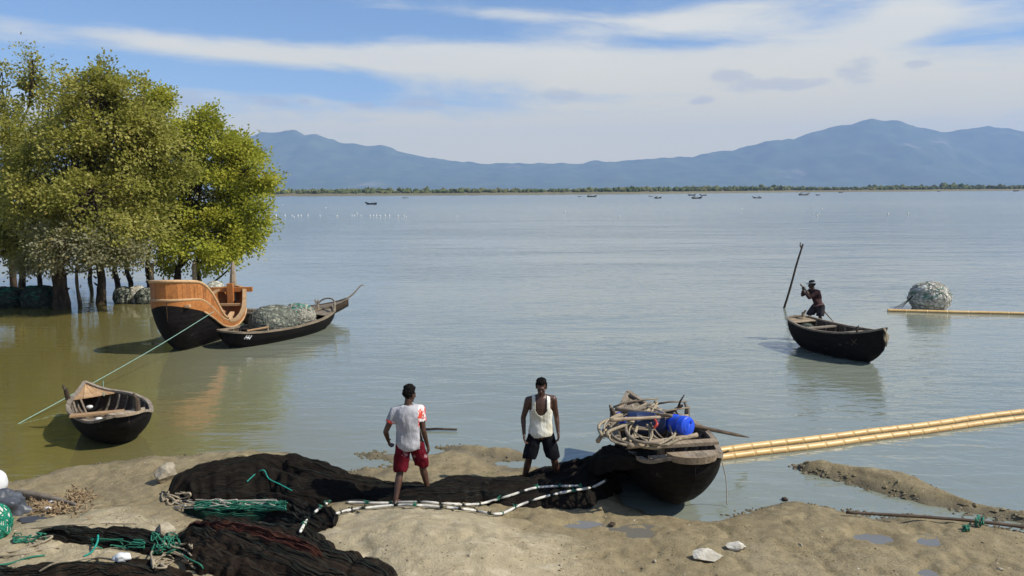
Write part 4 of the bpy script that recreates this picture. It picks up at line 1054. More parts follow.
# left edge clutter
def debris():
    # white sack and grey tarp, partly outside the frame
    def lump(name, label, cat, c, r, m, seed, amp=.2, fr=2., sub=3):
        bm = bmesh.new(); bmesh.ops.create_icosphere(bm, subdivisions=sub, radius=1)
        for w in bm.verts:
            p = w.co; k = 1+amp*noise.noise(p*fr+Vector((seed, 0, 0)))+amp*.5*noise.noise(p*fr*3); w.co = Vector((p.x*r[0]*k, p.y*r[1]*k, max(p.z, -.55)*r[2]*k))
        me = bpy.data.meshes.new(name); bm.to_mesh(me); bm.free(); me.materials.append(MATS[m]); me.shade_smooth(); return tag(link(name, me, None, c), label, cat)
    p = on_ground(-8, 502); lump('float_buoy', 'rounded white float at the left edge above the grey tarp', 'buoy', p+Vector((0, .05, .26)), (.19, .19, .21), 'white_plastic', 2, .06)
    p = on_ground(-2, 516); tp = lump('tarpaulin', 'crumpled dark grey tarpaulin at the left edge', 'tarpaulin', p+Vector((0, 0, .10)), (.38, .22, .26), 'tarp', 5, .35, 2.2, 4)
    # flat plastic sheet
    q = [on_ground(u, v, .012) for u, v in ((18, 520), (30, 517), (52, 519), (46, 522), (22, 524))]; c = q[0]
    bm = bmesh.new(); f = bm.faces.new([bm.verts.new(v-c) for v in q]); bmesh.ops.subdivide_edges(bm, edges=bm.edges[:], cuts=3, use_grid_fill=True)
    for v in bm.verts: v.co.z += .02*noise.noise(v.co*9)
    r = bmesh.ops.solidify(bm, geom=bm.faces[:], thickness=.006)
    me = bpy.data.meshes.new('plastic_sheet'); bm.to_mesh(me); bm.free(); me.materials.append(MATS['tarp']); tag(link('plastic_sheet', me, None, c), 'flat scrap of dark plastic sheet on the mud', 'plastic sheet')
    # green netted float at the left edge
    p = on_ground(-10, 538); bundle('white float in bright green netting at the left edge', p+Vector((0, 0, .20)), (.26, .2, .25), 'float_white', 'twine_net', None, seed=21, nstr=70)
    # driftwood
    a, b = on_ground(18, 496, .05), on_ground(78, 508, .04); mb = MB(); P = spline([a-a, (b-a)*.35+Vector((0, 0, .02)), (b-a)*.7+Vector((0, .03, 0)), b-a], 14)
    mb.tube(P, [.05, .062, .06, .055, .056, .05, .045, .045, .04, .036, .03, .03, .022, .012], 9, jitter=.12); mb.build('driftwood', MATS['grey_wood'], None, True, a)
    tag(bpy.data.objects['driftwood'], 'weathered driftwood branch lying by the dry leaves', 'driftwood')
    # dry leaves
    rnd = random.Random(3); V = []; F = []; c = on_ground(55, 508)
    for i in range(620):
        u, v = rnd.gauss(50, 16), 508+rnd.gauss(0, 4.2)
        if rnd.random() < .25: u, v = rnd.gauss(80, 6), rnd.gauss(497, 3)
        p = on_ground(u, v, rnd.uniform(.005, .07))-c if i % 1 == 0 else None
        d = Vector((rnd.gauss(0, 1), rnd.gauss(0, 1), rnd.gauss(0, .5))).normalized(); s = d.cross(Vector((rnd.gauss(0, .5), rnd.gauss(0, .5), 1))).normalized(); L = rnd.uniform(.03, .065); w = L*.3; up = d.cross(s)*.012; b0 = len(V)
        V += [p-d*L, p+s*w+up, p+d*L, p-s*w+up]; F += [[b0, b0+1, b0+2], [b0, b0+2, b0+3]]
    o = link('dry_leaves', mesh('dry_leaves', V, F, MATS['dry_leaf']), None, c); tag(o, 'litter of dry brown leaves beside the driftwood', 'leaves', None, 'stuff')
    for i, (u, v, lab) in enumerate(((56, 505, 'white scrap of plastic among the dry leaves'), (48, 512, 'smaller white scrap at the near side of the dry leaves'), (122, 562, 'white scrap lying on the brown net heap'))):
        p = on_net(u, v, .05); lump('plastic_scrap', lab, 'scrap', p, ((.10, .05, .025), (.05, .03, .02), (.10, .06, .05))[i], 'white_plastic', 40+i, .4, 2.5)
simple('tarp', (.085, .092, .105), (.05, .054, .062), 5, .42, bump=.3, spec=.5)
simple('twine_net', (.01, .26, .15), (.01, .16, .10), 40, .6, bump=0)
def dryleaf():
    m, t, b, o = mat('dry_leaf'); g = t.n.new('ShaderNodeNewGeometry'); rp = g.outputs['Random Per Island']
    t.put(b.inputs['Base Color'], t.mixc(rp, (.34, .24, .12), (.14, .085, .045))); b.inputs['Roughness'].default_value = .8
dryleaf(); debris()

# bamboo
def bamboo_material():
    m, t, b, o = mat('bamboo'); co = t.node('TexCoord', out=3); oi = t.n.new('ShaderNodeObjectInfo'); rr = oi.outputs['Random']
    v = t.node('VectorMath', {0: co, 1: t.comb(t.m('MULTIPLY', rr, 11.), 0., 0.)}, operation='ADD')
    n = t.noise(t.vmap(v, (2, 12, 12)), 2., 5, .6); n2 = t.noise(v, 5., 4)
    c = t.mixc(t.ramp(n, .3, .7), (.68, .45, .17), (.56, .34, .11)); c = t.mixc(t.ramp(n2, .5, .7, 0, .6), c, (.44, .24, .08)); c = t.mixc(t.m('MULTIPLY', rr, .35), c, (.72, .52, .22))
    g = t.n.new('ShaderNodeNewGeometry'); z = t.sep(g.outputs['Position'])[2]; c = t.mixc(t.ramp(z, .06, -.005, 0, .85), c, (.20, .085, .030))   # darker and redder towards the underside
    t.put(b.inputs['Base Color'], c); b.inputs['Roughness'].default_value = .42; t.put(b.inputs['Normal'], t.bump(n, .2, .01))
bamboo_material(); simple('bamboo_node', (.62, .44, .20), (.54, .36, .15), 12, .6)
def bamboo(label, a, b, r, step, seed, group):
    rnd = random.Random(seed); a, b = Vector(a), Vector(b); L = (b-a).length; d = (b-a)/L
    root = empty('bamboo_pole', a); root.rotation_euler = d.to_track_quat('X', 'Z').to_euler(); tag(root, label, 'bamboo pole', group)
    s = 0.; k = 0
    while s < L:
        e = min(L, s+step*rnd.uniform(.85, 1.15)); rr = r*(1-.18*s/L); mb = MB()
        sag = lambda x: .02*math.sin(x*.9+seed)+.012*math.sin(x*2.3)
        n = 5; xs = [0, .04, (e-s)*.5, (e-s)-.04, e-s]
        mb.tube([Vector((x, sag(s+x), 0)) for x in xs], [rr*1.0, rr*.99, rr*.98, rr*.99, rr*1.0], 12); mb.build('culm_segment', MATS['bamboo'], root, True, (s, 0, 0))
        mb = MB(); mb.tube([Vector((-.012, sag(s), 0)), Vector((-.004, sag(s), 0)), Vector((.004, sag(s), 0)), Vector((.012, sag(s), 0))], [rr*1.0, rr*1.025, rr*1.025, rr*1.0], 12); mb.build('node_ring', MATS['bamboo_node'], root, True, (s, 0, 0))
        s = e
    return root
dz = Vector((0, 0, .03))
bamboo('farther of the two golden bamboo poles floating at the beached boat', W(716, 453.5)+dz, W(1110, 402)+dz, .070, .36, 1, 'pair of golden bamboo poles')
bamboo('nearer of the two golden bamboo poles floating at the beached boat', W(712, 461)+dz, W(1110, 408.5)+dz, .070, .37, 2, 'pair of golden bamboo poles')
bamboo('thin bamboo pole floating far out beneath the round net bundle', W(888, 311.5)+dz, W(1110, 316.5)+dz, .07, .7, 3, None)
# round bundle afloat on it
c = W(934, 310)
bundle('big round pale net bundle floating by the far bamboo pole', c+Vector((0, .35, .42)), (.74, .70, .60), 'bundle_white', 'rope_pale', None, seed=14, nstr=50, extra='twine_green')
mbr = MB(); a, b = c+Vector((-.66, .2, .55)), W(894, 310.5)+Vector((0, 0, .08))
for k in range(3): mbr.tube([Vector(q)-a for q in spline([a, (a+b)/2+Vector((0, 0, -.03-.05*k)), b+Vector((.14*k, 0, 0))], 8)], .012, 4)
tag(mbr.build('tether', MATS['twine_dark'], None, True, a), 'dark cords tying the round net bundle to the far bamboo', 'cord')
# bundles at the mangroves
def bz(u, v, r, lab, core, tw, sd, **k):
    p = W(u, v); bundle(lab, p+Vector((0, r[1]*.7, r[2]*.55)), r, core, tw, 'net bundles among the mangroves', seed=sd, **k)
bz(-8, 308, (.95, .5, .52), 'long dark green net bale at the left edge under the trees', 'bundle_green', 'twine_dark', 31, cyl=.5, extra='twine_net')
bz(35, 308, (.58, .48, .55), 'dark green net bale nearest the thick trunk', 'bundle_green', 'twine_dark', 33, cyl=.5, extra='twine_net')
bz(121, 304, (.42, .42, .44), 'round pale net bundle left of the orange boat', 'bundle_mixed', 'twine_dark', 35)
bz(134, 303, (.40, .5, .44), 'buff net bundle wedged between two others by the orange boat', 'bundle_white', 'rope_tan', 36)
bz(143, 304, (.42, .42, .40), 'darker round net bundle touching the orange boat box', 'bundle_mixed', 'twine_dark', 38)
bz(213, 297, (.45, .4, .42), 'pale net bundle glimpsed over the orange boat', 'bundle_white', 'rope_pale', 39)

# poles in the water
def stake(label, base, top, r0, r1, m='dark_wood', fork=False, name='mooring_stake', group=None):
    base, top = Vector(base), Vector(top); mb = MB(); d = top-base
    P = spline([Vector((0, 0, 0))-d*.12, d*.33+Vector((.012, 0, 0)), d*.66-Vector((.012, 0, 0)), d], 10); mb.tube(P, [r0+(r1-r0)*i/9 for i in range(10)], 8, jitter=.08)
    if fork: mb.tube([d*.93, d*.97+Vector((-.09, 0, .02)), d+Vector((-.10, 0, .06))], [r1*.8, r1*.6, r1*.4], 6)
    o = mb.build(name, MATS[m], None, True, base); tag(o, label, 'stake', group); return o
p = W(784, 308); stake('long thin leaning stake standing in the water left of the rower', p, WY(803, 244, p.y), .045, .035, fork=True)
p = W(152, 296); stake('short wooden stake behind the left side of the orange boat box', p, WY(152, 263, p.y), .11, .09, 'weathered_wood')
p = W(195, 296); stake('wooden stake standing behind the right end of the orange boat box', p, WY(194.5, 262, p.y), .12, .09, 'weathered_wood')
a = W(418, 429.5, .02); b = W(457, 429.5, .03); mb = MB(); mb.tube([Vector((0, 0, 0)), (b-a)*.5+Vector((0, 0, .015)), b-a], [.022, .024, .02], 6)
tag(mb.build('stick', MATS['bark'], None, True, a), 'thin dark stick floating level behind the man in red shorts', 'stick')
# pole lying on the mud, lower right
a, b = on_ground(846, 516, .05), on_ground(1060, 536, .06); mb = MB(); d = b-a
mb.tube(spline([Vector((0, 0, 0)), d*.3+Vector((0, 0, .03)), d*.62+Vector((0, 0, .04)), d], 16), [.020]*3+[.022]*6+[.024]*7, 8, jitter=.05)
po = mb.build('wooden_pole', MATS['dark_wood'], None, True, a); tag(po, 'long thin wooden pole lying on the mud at lower right', 'pole')
scribble('twine_tangle', 'green twine tied around the pole lying on the mud', 979, 525, 4, 3, 10, .010, 'twine_green', 23, hump=.10)
scribble('twine_tangle', 'bit of green twine just below the pole on the mud', 966, 531, 3, 2, 8, .010, 'twine_green', 25, hump=.05)
simple('mooring_green', (.30, .46, .37), (.20, .34, .27), 40, .6, bump=0)
# mooring rope of the orange boat, with the tie of the small boat on it
A = to_local(MOON, (0, 0, 0)); A = MOON.matrix_world @ Vector((1.25, -.86, 1.06)); Bp = W(18, 424, 0.0)
ro = rope('mooring_rope', 'taut pale green mooring rope from the orange boat to the shallows', [A, A*.66+Bp*.34-Vector((0, 0, .06)), A*.33+Bp*.67-Vector((0, 0, .05)), Bp], .0085, 'mooring_green', n=40)
def _pxx(q): l = CM.transposed() @ (q-Vector((0, 0, CAM_H))); return 512-FPX*l.x/l.z
t0 = min((A*(1-k/200)+Bp*(k/200)-Vector((0, 0, .055)) for k in range(40, 180)), key=lambda q: abs(_pxx(q)-103)); rope('tie_cord', 'short cord hanging from the mooring rope to the small boat', [t0, t0-Vector((0, 0, .12)), W(104, 396, .68)], .007, 'mooring_green', cat='cord')
# ------------------------------------------------------------------ load of the beached boat
def plastic(name, c, rough=.35):
    m, t, b, o = mat(name); co = t.node('TexCoord', out=3); n = t.noise(co, 9., 5, .6)
    t.put(b.inputs['Base Color'], t.mixc(t.ramp(n, .4, .7, 0, .5), c, tuple(x*.6+.02 for x in c))); b.inputs['Roughness'].default_value = rough
plastic('blue_plastic', (.012, .075, .62)); plastic('navy_plastic', (.006, .018, .07), .5); plastic('red_plastic', (.45, .04, .02))
def drum(label, c, axis, r, ln, m):
    root = empty('plastic_drum', c); axis = Vector(axis).normalized(); root.rotation_euler = axis.to_track_quat('Z', 'Y').to_euler(); tag(root, label, 'drum')
    prof = [(-.5, .86), (-.49, .95), (-.46, 1.), (-.30, 1.), (-.28, 1.035), (-.25, 1.035), (-.23, 1.), (.18, 1.), (.20, 1.035), (.23, 1.035), (.25, 1.), (.44, 1.), (.48, .95), (.50, .88), (.485, .84), (.47, .82)]
    mb = MB(); mb.tube([Vector((0, 0, z*ln)) for z, q in prof], [q*r for z, q in prof], 24); mb.build('shell', MATS[m], root, True)
    for k in (-1, 0, 1):
        mb = MB(); mb.box((k*r*.38, 0, ln*.478), (r*.12, r*1.05*(1-.25*abs(k)), .012)); mb.build('end_rib', MATS[m], root)
    mb = MB(); mb.tube([(r*.5, r*.42, ln*.47), (r*.5, r*.42, ln*.53)], r*.16, 12); mb.build('cap', MATS[m], root)
    return root
drum('bright blue plastic drum in the beached boat, open end to the right', W(680, 425, 1.32), (.50, -.80, .12), .135, .32, 'blue_plastic')
drum('dark blue plastic drum under the ropes in the beached boat', W(646, 423, 1.30), (1, -.05, .02), .16, .52, 'navy_plastic')
drum('small blue drum behind the rope coils in the beached boat', W(627, 418, 1.16), (1, .2, .1), .11, .30, 'blue_plastic')
o = rope('strap', 'short red strap at the end of the dark blue drum', [W(654, 428, 1.33), W(657, 424, 1.38), W(655, 420, 1.40)], .02, 'red_plastic', 'strap')
def wpole(label, a, b, r, m='weathered_wood', name='wooden_pole', bend=.0, twig=False, group='poles heaped in the beached boat'):
    a, b = Vector(a), Vector(b); d = b-a; s = d.cross(Vector((0, 0, 1))).normalized()*bend
    mb = MB(); mb.tube(spline([Vector((0, 0, 0)), d*.3+s, d*.7+s*.7, d], 12), [r*(1-.25*i/11) for i in range(12)], 8, jitter=.07)
    if twig:
        mb.tube([d*.75, d*.85+Vector((0, 0, .08)), d*.95+Vector((.03, 0, .16))], [r*.7, r*.5, r*.3], 6); mb.tube([d*.55, d*.6+Vector((.06, 0, -.10))], [r*.6, r*.3], 6)
    o = mb.build(name, MATS[m], None, True, a); tag(o, label, 'pole', group); return o
wpole('pale pole lying across the far end of the beached boat', W(610, 420, 1.44), W(688, 416, 1.40), .030)
wpole('upper pole of the crosswise stack in the beached boat', W(616, 409, 1.40), W(672, 416, 1.46), .034)
wpole('pole slanting from the bow towards the blue drum', W(630, 396, 1.23), W(668, 417, 1.30), .035, 'dark_wood')
wpole('long pole along the left side of the beached boat', W(598, 441, 1.10), W(622, 404, 1.20), .035)
wpole('second long pole along the left side of the beached boat', W(604, 436, 1.18), W(628, 402, 1.24), .030, 'grey_wood', bend=.04)
wpole('near pole laid over the thwart below the blue drum', W(628, 446, 1.18), W(697, 435, 1.20), .045, bend=.03)
wpole('dark forked branch sticking up behind the blue drum', W(664, 416, 1.30), W(683, 405, 1.46), .028, 'dark_wood', 'branch', twig=True)
wpole('short upright wooden stub above the pole stack', W(655, 413, 1.23), W(656, 402, 1.44), .05, 'weathered_wood', 'wooden_stub')
wpole('dark leaning stub at the left of the pole stack', W(616, 419, 1.23), W(611, 408, 1.38), .04, 'dark_wood', 'wooden_stub')
def oar(label, a, b, m='grey_wood', r=.028, blade=.5, bw=.075):
    a, b = Vector(a), Vector(b); root = empty('oar', a); d = b-a; L = d.length; root.rotation_euler = d.to_track_quat('X', 'Z').to_euler(); tag(root, label, 'oar')
    MB().tube([(0, 0, 0), (L*.5, 0, 0), (L-blade, 0, 0), (L-.02, 0, 0)], [r*1.05, r, r*.9, r*.4], 8).build('shaft', MATS[m], root, True)
    V = []; xs = [0, .15, .4, .8, .97, 1]; ws = [.25, .65, 1, 1, .75, .3]
    for x, w in zip(xs, ws): V += [Vector((L-blade+blade*x, -bw*w, -.008)), Vector((L-blade+blade*x, bw*w, -.008)), Vector((L-blade+blade*x, bw*w, .008)), Vector((L-blade+blade*x, -bw*w, .008))]
    F = [[i*4+j, i*4+(j+1) % 4, (i+1)*4+(j+1) % 4, (i+1)*4+j][::-1] for i in range(5) for j in range(4)]+[[0, 1, 2, 3], [23, 22, 21, 20]]
    MB().add(V, F).build('blade', MATS[m], root)
    return root
oar('dark oar sticking out to the right of the beached boat', W(684, 424, 1.23), WY(747, 437, 13.1), 'dark_wood', .03, .55, .06)
def coil():
    rnd = random.Random(6); c = W(648, 418, 1.36); root = empty('rope_coil', c); tag(root, 'thick tan ropes looped over the drums in the beached boat', 'rope')
    specs = [((652, 406), (628, 414), (610, 428), (618, 440), (640, 444), (672, 442)), ((654, 407), (632, 420), (612, 432), (614, 442), (650, 446), (676, 440)), ((650, 408), (640, 416), (636, 430), (628, 444)),
             ((655, 408), (650, 420), (658, 434), (668, 442)), ((648, 407), (662, 412), (676, 426), (672, 440)), ((645, 408), (624, 412), (606, 422), (604, 438)), ((652, 405), (640, 409), (626, 426), (634, 440), (660, 444)), ((620, 442), (640, 437), (660, 440), (680, 437)), ((654, 404), (646, 412), (642, 418), (650, 430), (648, 442))]
    specs += [[(u+rnd.uniform(-7, 7), v+rnd.uniform(-5, 5)) for u, v in q] for q in specs]
    for i, s in enumerate(specs):
        P = []
        for k, (u, v) in enumerate(s):
            z = 1.44-(v-404)*.006+rnd.uniform(-.03, .03); P.append(W(u, v, z)-c)
        MB().tube(spline(P, len(P)*7), (.019, .013, .024, .011)[i % 4], 6).build('rope_loop', MATS['rope_tan' if i % 3 else 'grey_wood'], root, True)
    for i in range(9):     # split bamboo and sticks tangled in the coils
        u, v = rnd.uniform(612, 655), rnd.uniform(402, 432); du, dv = rnd.uniform(15, 38), rnd.uniform(-8, 10)
        a, b = W(u, v, 1.40-(v-404)*.006), W(u+du, v+dv, 1.44-(v+dv-404)*.006)
        MB().tube([a-c, (a+b)/2-c+Vector((0, 0, .02)), b-c], [.018, .016, .012], 6, jitter=.1).build('tangled_stick', MATS['grey_wood' if i % 2 else 'weathered_wood'], root, True)
coil()
rope('rope', 'thin pale line hanging from the stern of the beached boat', [W(722, 462, .75), W(726, 480, .4), W(727, 505, .02)], .007, 'rope_pale', n=14)
mbw = MB()
o = None
def boat_number():
    h = BEACHH
    mb = MB()
    def seg(u0, t0, u1, t1): MB().bar(h.pt(u0, t0, 1, -.014), h.pt(u1, t1, 1, -.014), .018, .004, (0, 1, 0)).build('painted_stroke', MATS['grey_wood'], BEACH)
    # faint hand-painted strokes on the side facing the shore
    for s in ((.24, .80, .24, .92), (.27, .80, .27, .92), (.27, .80, .30, .80), (.30, .80, .30, .92), (.34, .82, .345, .90)): seg(*s)
boat_number()

# ------------------------------------------------------------------ people
def skin_mat(name, c):
    m, t, b, o = mat(name); co = t.node('TexCoord', out=3); n = t.noise(co, 14., 5, .6)
    t.put(b.inputs['Base Color'], t.mixc(t.ramp(n, .35, .7), c, tuple(x*.7 for x in c))); b.inputs['Roughness'].default_value = .45; b.inputs['Specular IOR Level'].default_value = .45
    b.inputs['Subsurface Weight'].default_value = .05; b.inputs['Subsurface Radius'].default_value = (.01, .004, .002)
skin_mat('skin', (.085, .040, .024)); skin_mat('skin_dark', (.055, .027, .018))
def cloth(name, c1, c2, sc=5., thr=(.45, .6), c3=None):
    m, t, b, o = mat(name); co = t.node('TexCoord', out=3); n = t.noise(co, sc, 4, .6); w = t.noise(t.vmap(co, (9, 9, 2.5)), 1.6, 4, .6)
    c = t.mixc(t.ramp(n, *thr), c1, c2)
    if c3: c = t.mixc(t.ramp(t.noise(co, sc*2.3, 3), .62, .68), c, c3)
    t.put(b.inputs['Base Color'], c); b.inputs['Roughness'].default_value = .85; b.inputs['Specular IOR Level'].default_value = .08
    t.put(b.inputs['Normal'], t.bump(w, .7, .03))
cloth('shirt_white', (.44, .43, .44), (.33, .33, .35)); cloth('sleeve_red', (.62, .08, .05), (.70, .66, .64), 16., (.48, .54)); cloth('shorts_red', (.13, .008, .016), (.075, .006, .010), 6., (.4, .7), (.32, .18, .18))
cloth('singlet', (.76, .74, .64), (.62, .58, .44), 3.); cloth('shorts_black', (.007, .007, .009), (.012, .012, .014)); cloth('top_maroon', (.060, .030, .028), (.040, .022, .022)); cloth('cap_grey', (.30, .31, .33), (.16, .16, .18)); cloth('hair', (.006, .005, .0045), (.010, .008, .007), 30.); cloth('shorts_dark', (.045, .038, .040), (.025, .022, .024)); cloth('sash', (.20, .10, .10), (.12, .07, .07))
def remesh(mb, vox, m, smooth=4, name='body'):
    me = mesh('tmp', mb.V, mb.F); ob = bpy.data.objects.new('tmp', me); COL.objects.link(ob)
    r = ob.modifiers.new('r', 'REMESH'); r.mode = 'VOXEL'; r.voxel_size = vox
    s = ob.modifiers.new('s', 'SMOOTH'); s.factor = .5; s.iterations = smooth
    dg = bpy.context.evaluated_depsgraph_get(); dg.update(); out = bpy.data.meshes.new_from_object(ob.evaluated_get(dg))
    bpy.data.objects.remove(ob); bpy.data.meshes.remove(me); out.name = name
    out.materials.clear(); out.materials.append(MATS[m]); out.shade_smooth(); return out
def cap(mb, a, b, ra, rb, n=12):
    """tapered capsule, closed"""
    a, b = Vector(a), Vector(b); d = b-a; L = d.length; d = d/L if L > 1e-6 else Vector((0, 0, 1))
    P = []; rs = []
    for k in range(4): t = math.pi/2*k/4; P.append(a-d*ra*math.cos(t)); rs.append(max(ra*math.sin(t), ra*.08))
    for k in range(5): P.append(a+d*L*k/4); rs.append(ra+(rb-ra)*k/4)
    for k in range(1, 5): t = math.pi/2*k/4; P.append(b+d*rb*math.sin(t)); rs.append(max(rb*math.cos(t), rb*.08))
    mb.tube(P, rs, n)
def loft(mb, rings, n=20):
    """closed loft of ellipses: (centre, rx, ry, xaxis, yaxis)"""
    V = []
    for c, rx, ry, x, y in rings:
        for j in range(n): a = 6.28318*j/n; V.append(c+x*rx*math.cos(a)+y*ry*math.sin(a))
    F = [[i*n+j, i*n+(j+1) % n, (i+1)*n+(j+1) % n, (i+1)*n+j] for i in range(len(rings)-1) for j in range(n)]+[list(range(n))[::-1], [(len(rings)-1)*n+j for j in range(n)]]
    mb.add(V, F)
def torso_rings(J, g=0., tail=0.):
    hip, ns = J['hip'], J['neck']; sx = (J['shr']-J['shl']).normalized(); hx = (J.get('hipx') or sx).normalized()
    up = (ns-hip).normalized(); R_ = []
    H = (ns-hip).length
    tab = [(-.17-tail, .120, .095), (-.10, .150, .110), (0., .158, .112), (.14, .150, .102), (.32, .138, .095), (.52, .148, .105), (.70, .168, .112), (.84, .172, .100), (.93, .130, .080), (1., .062, .060)]
    for f, rx, ry in tab:
        k = min(1, max(0, f)); x = (hx*(1-k)+sx*k).normalized(); y = up.cross(x).normalized(); c = hip+up*H*f
        if f > .3: c = c - y*(-1)*.0
        R_.append((c, rx*J['w']+g, ry*J['w']+g, x, y))
    return R_
def hand(mb, wrist, direc, palm_n, thumb, s=1., curl=.5, grip=None):
    """palm, four bent fingers of unequal length and a thumb leaving the side of the palm"""
    d = Vector(direc).normalized(); n = Vector(palm_n); n = (n-d*n.dot(d)).normalized(); t = d.cross(n)
    if t.dot(Vector(thumb)) < 0: t = -t
    w = Vector(wrist); pc = w+d*.048*s
    M = Matrix((t, n, d)).transposed()
    mb.ellipsoid(pc, (.042*s, .019*s, .056*s), 12, 8, M)
    for i, ln in enumerate((.070, .080, .075, .058)):
        o = w+d*.085*s+t*(.030-.020*i)*s; c = curl+.08*i
        p1 = o+(d*math.cos(c*.6)+n*math.sin(c*.6))*ln*.5*s; p2 = p1+(d*math.cos(c*1.7)+n*math.sin(c*1.7))*ln*.55*s
        cap(mb, o-d*.02*s, p1, .0105*s, .0098*s, 8); cap(mb, p1, p2, .0098*s, .0085*s, 8)
    o = w+d*.030*s+t*.034*s; p1 = o+(t*.75+d*.6+n*.25).normalized()*.038*s; p2 = p1+(d*.9+t*.2+n*.35).normalized()*.034*s
    cap(mb, o-t*.012*s, p1, .014*s, .0115*s, 8); cap(mb, p1, p2, .0112*s, .0095*s, 8)
def foot(mb, ankle, fwd, s=1.):
    a = Vector(ankle); f = Vector(fwd).normalized(); side = Vector((f.y, -f.x, 0))
    cap(mb, a+Vector((0, 0, -.02)), a+Vector((0, 0, -.045))-f*.035*s, .040*s, .034*s, 10); cap(mb, a-f*.02*s+Vector((0, 0, -.045)), a+f*.12*s+Vector((0, 0, -.062)), .036*s, .026*s, 10)
    for k in range(5): o = a+f*.125*s+side*(.030-.015*k)*s+Vector((0, 0, -.068)); cap(mb, o, o+f*(.045-.005*k)*s, .011*s, .009*s, 6)
def figure(name, label, loc, J, skin, wear, vox=.0085, face=(0, 1, 0), headup=(0, 0, 1), handspec=None, rz=0.):
    J = {k: (Vector(v) if isinstance(v, tuple) else v) for k, v in J.items()}
    root = empty(name, loc, (0, 0, rz)); tag(root, label, 'person')
    mb = MB(); loft(mb, torso_rings(J))
    w = J['w']; f = Vector(face).normalized(); u = Vector(headup); u = (u-f*u.dot(f)).normalized(); sd = f.cross(u); M = Matrix((sd, f, u)).transposed()
    hc = J['head']
    cap(mb, J['neck']-Vector((0, 0, .05)), hc-u*.07-f*.012, .056*w, .052*w)
    # trapezius and shoulders
    for s_ in ('l', 'r'):
        sh, el, wr = J['sh'+s_], J['el'+s_], J['wr'+s_]
        cap(mb, J['neck']-Vector((0, 0, .02)), sh, .050*w, .056*w); cap(mb, sh, sh+(el-sh)*.35, .058*w, .050*w); cap(mb, sh+(el-sh)*.3, el, .049*w, .037*w); cap(mb, el, el+(wr-el)*.35, .038*w, .037*w); cap(mb, el+(wr-el)*.3, wr, .036*w, .025*w)
        hs = (handspec or {}).get(s_, {}); dr = hs.get('dir', (wr-el).normalized()); hand(mb, wr, dr, hs.get('n', (0, 1, 0)), hs.get('thumb', (0, 1, 0)), 1.0, hs.get('curl', .55))
        hp = J['hip']+(J['hip'+s_]-J['hip']); kn, an = J['kn'+s_], J['an'+s_]
        cap(mb, hp, hp+(kn-hp)*.5, .086*w, .072*w); cap(mb, hp+(kn-hp)*.45, kn, .073*w, .051*w); cap(mb, kn, kn+(an-kn)*.35, .050*w, .053*w); cap(mb, kn+(an-kn)*.3, an, .054*w, .032*w)
        foot(mb, an, J['toe'+s_])
    # head: skull, jaw, brow, nose, lips, chin, ears
    E = lambda c, r: mb.ellipsoid(hc+sd*c[0]+f*c[1]+u*c[2], r, 14, 10, M)
    E((0, -.012, .022), (.073, .090, .088)); E((0, .018, -.035), (.060, .068, .075)); E((0, .040, -.075), (.040, .040, .034)); E((0, .078, .018), (.050, .016, .014))
    a = hc+f*.088+u*.012; cap(mb, a, hc+f*.112-u*.028, .009, .015, 8); E((.013, .100, -.030), (.010, .010, .009)); E((-.013, .100, -.030), (.010, .010, .009))
    E((0, .088, -.055), (.024, .012, .007)); E((0, .086, -.067), (.021, .012, .008)); E((0, .078, -.098), (.020, .018, .015))
    for s in (-1, 1): E((s*.040, .070, -.020), (.020, .018, .016)); E((s*.076, -.010, -.008), (.010, .020, .032))
    link('body', remesh(mb, vox, skin, 3), root)
    for s in (-1, 1):
        e = MB(); e.ellipsoid(hc+sd*s*.031+f*.083+u*.002, (.009, .004, .004), 8, 6, M); e.build('eye', MATS['hair'], root, True)
    # hair: a noisy cap over the skull, leaving the face free
    if wear.get('hair', True):
        hb = MB(); hb.ellipsoid(hc-f*.014+u*.030, (.083, .098, .096), 36, 24, M)
        me = remesh(hb, .007, 'hair', 1, 'hair'); bm = bmesh.new(); bm.from_mesh(me); kill = []
        for v in bm.verts:
            q = v.co-hc; a, b, c = q.dot(sd), q.dot(f), q.dot(u); v.co += q.normalized()*(.012*noise.noise(v.co*38)+.007*noise.noise(v.co*90)+(.016 if c > .08 else 0))
            if (b > .02 and c < .062+.012*noise.noise(v.co*60)) or (b > -.02 and c < -.005) or c < -.055: kill.append(v)
        bmesh.ops.delete(bm, geom=kill, context='VERTS'); bm.to_mesh(me); bm.free(); link('hair', me, root)
    return root, J, (hc, f, u, sd)
def garment(root, mb, m, name, keep, vox=.010, wrinkle=.006, seed=0):
    me = remesh(mb, vox, m, 3, name); bm = bmesh.new(); bm.from_mesh(me)
    bmesh.ops.delete(bm, geom=[v for v in bm.verts if not keep(v.co)], context='VERTS')
    bm.normal_update()
    for v in bm.verts:
        p = v.co; v.co = p+v.normal*(wrinkle*noise.noise((p.x*14, p.y*14, p.z*7+seed))+wrinkle*.7*noise.noise((p.x*9+p.z*14, p.y*20, p.z*5+seed)))
    bm.to_mesh(me); bm.free(); o = link(name, me, root); s = o.modifiers.new('thickness', 'SOLIDIFY'); s.thickness = .004; s.offset = -1; return o
def shorts_mb(J, g, flare, hem):
    mb = MB(); w = J['w']; loft(mb, [r for r in torso_rings(J, g)[1:5]])
    for s_ in ('l', 'r'):
        hp, kn = J['hip'+s_], J['kn'+s_]; e = hp+(kn-hp)*hem; cap(mb, hp, hp+(e-hp)*.5, .092*w+g, .094*w+g+flare*.5); cap(mb, hp+(e-hp)*.45, e, .094*w+g+flare*.5, .086*w+g+flare)
    return mb
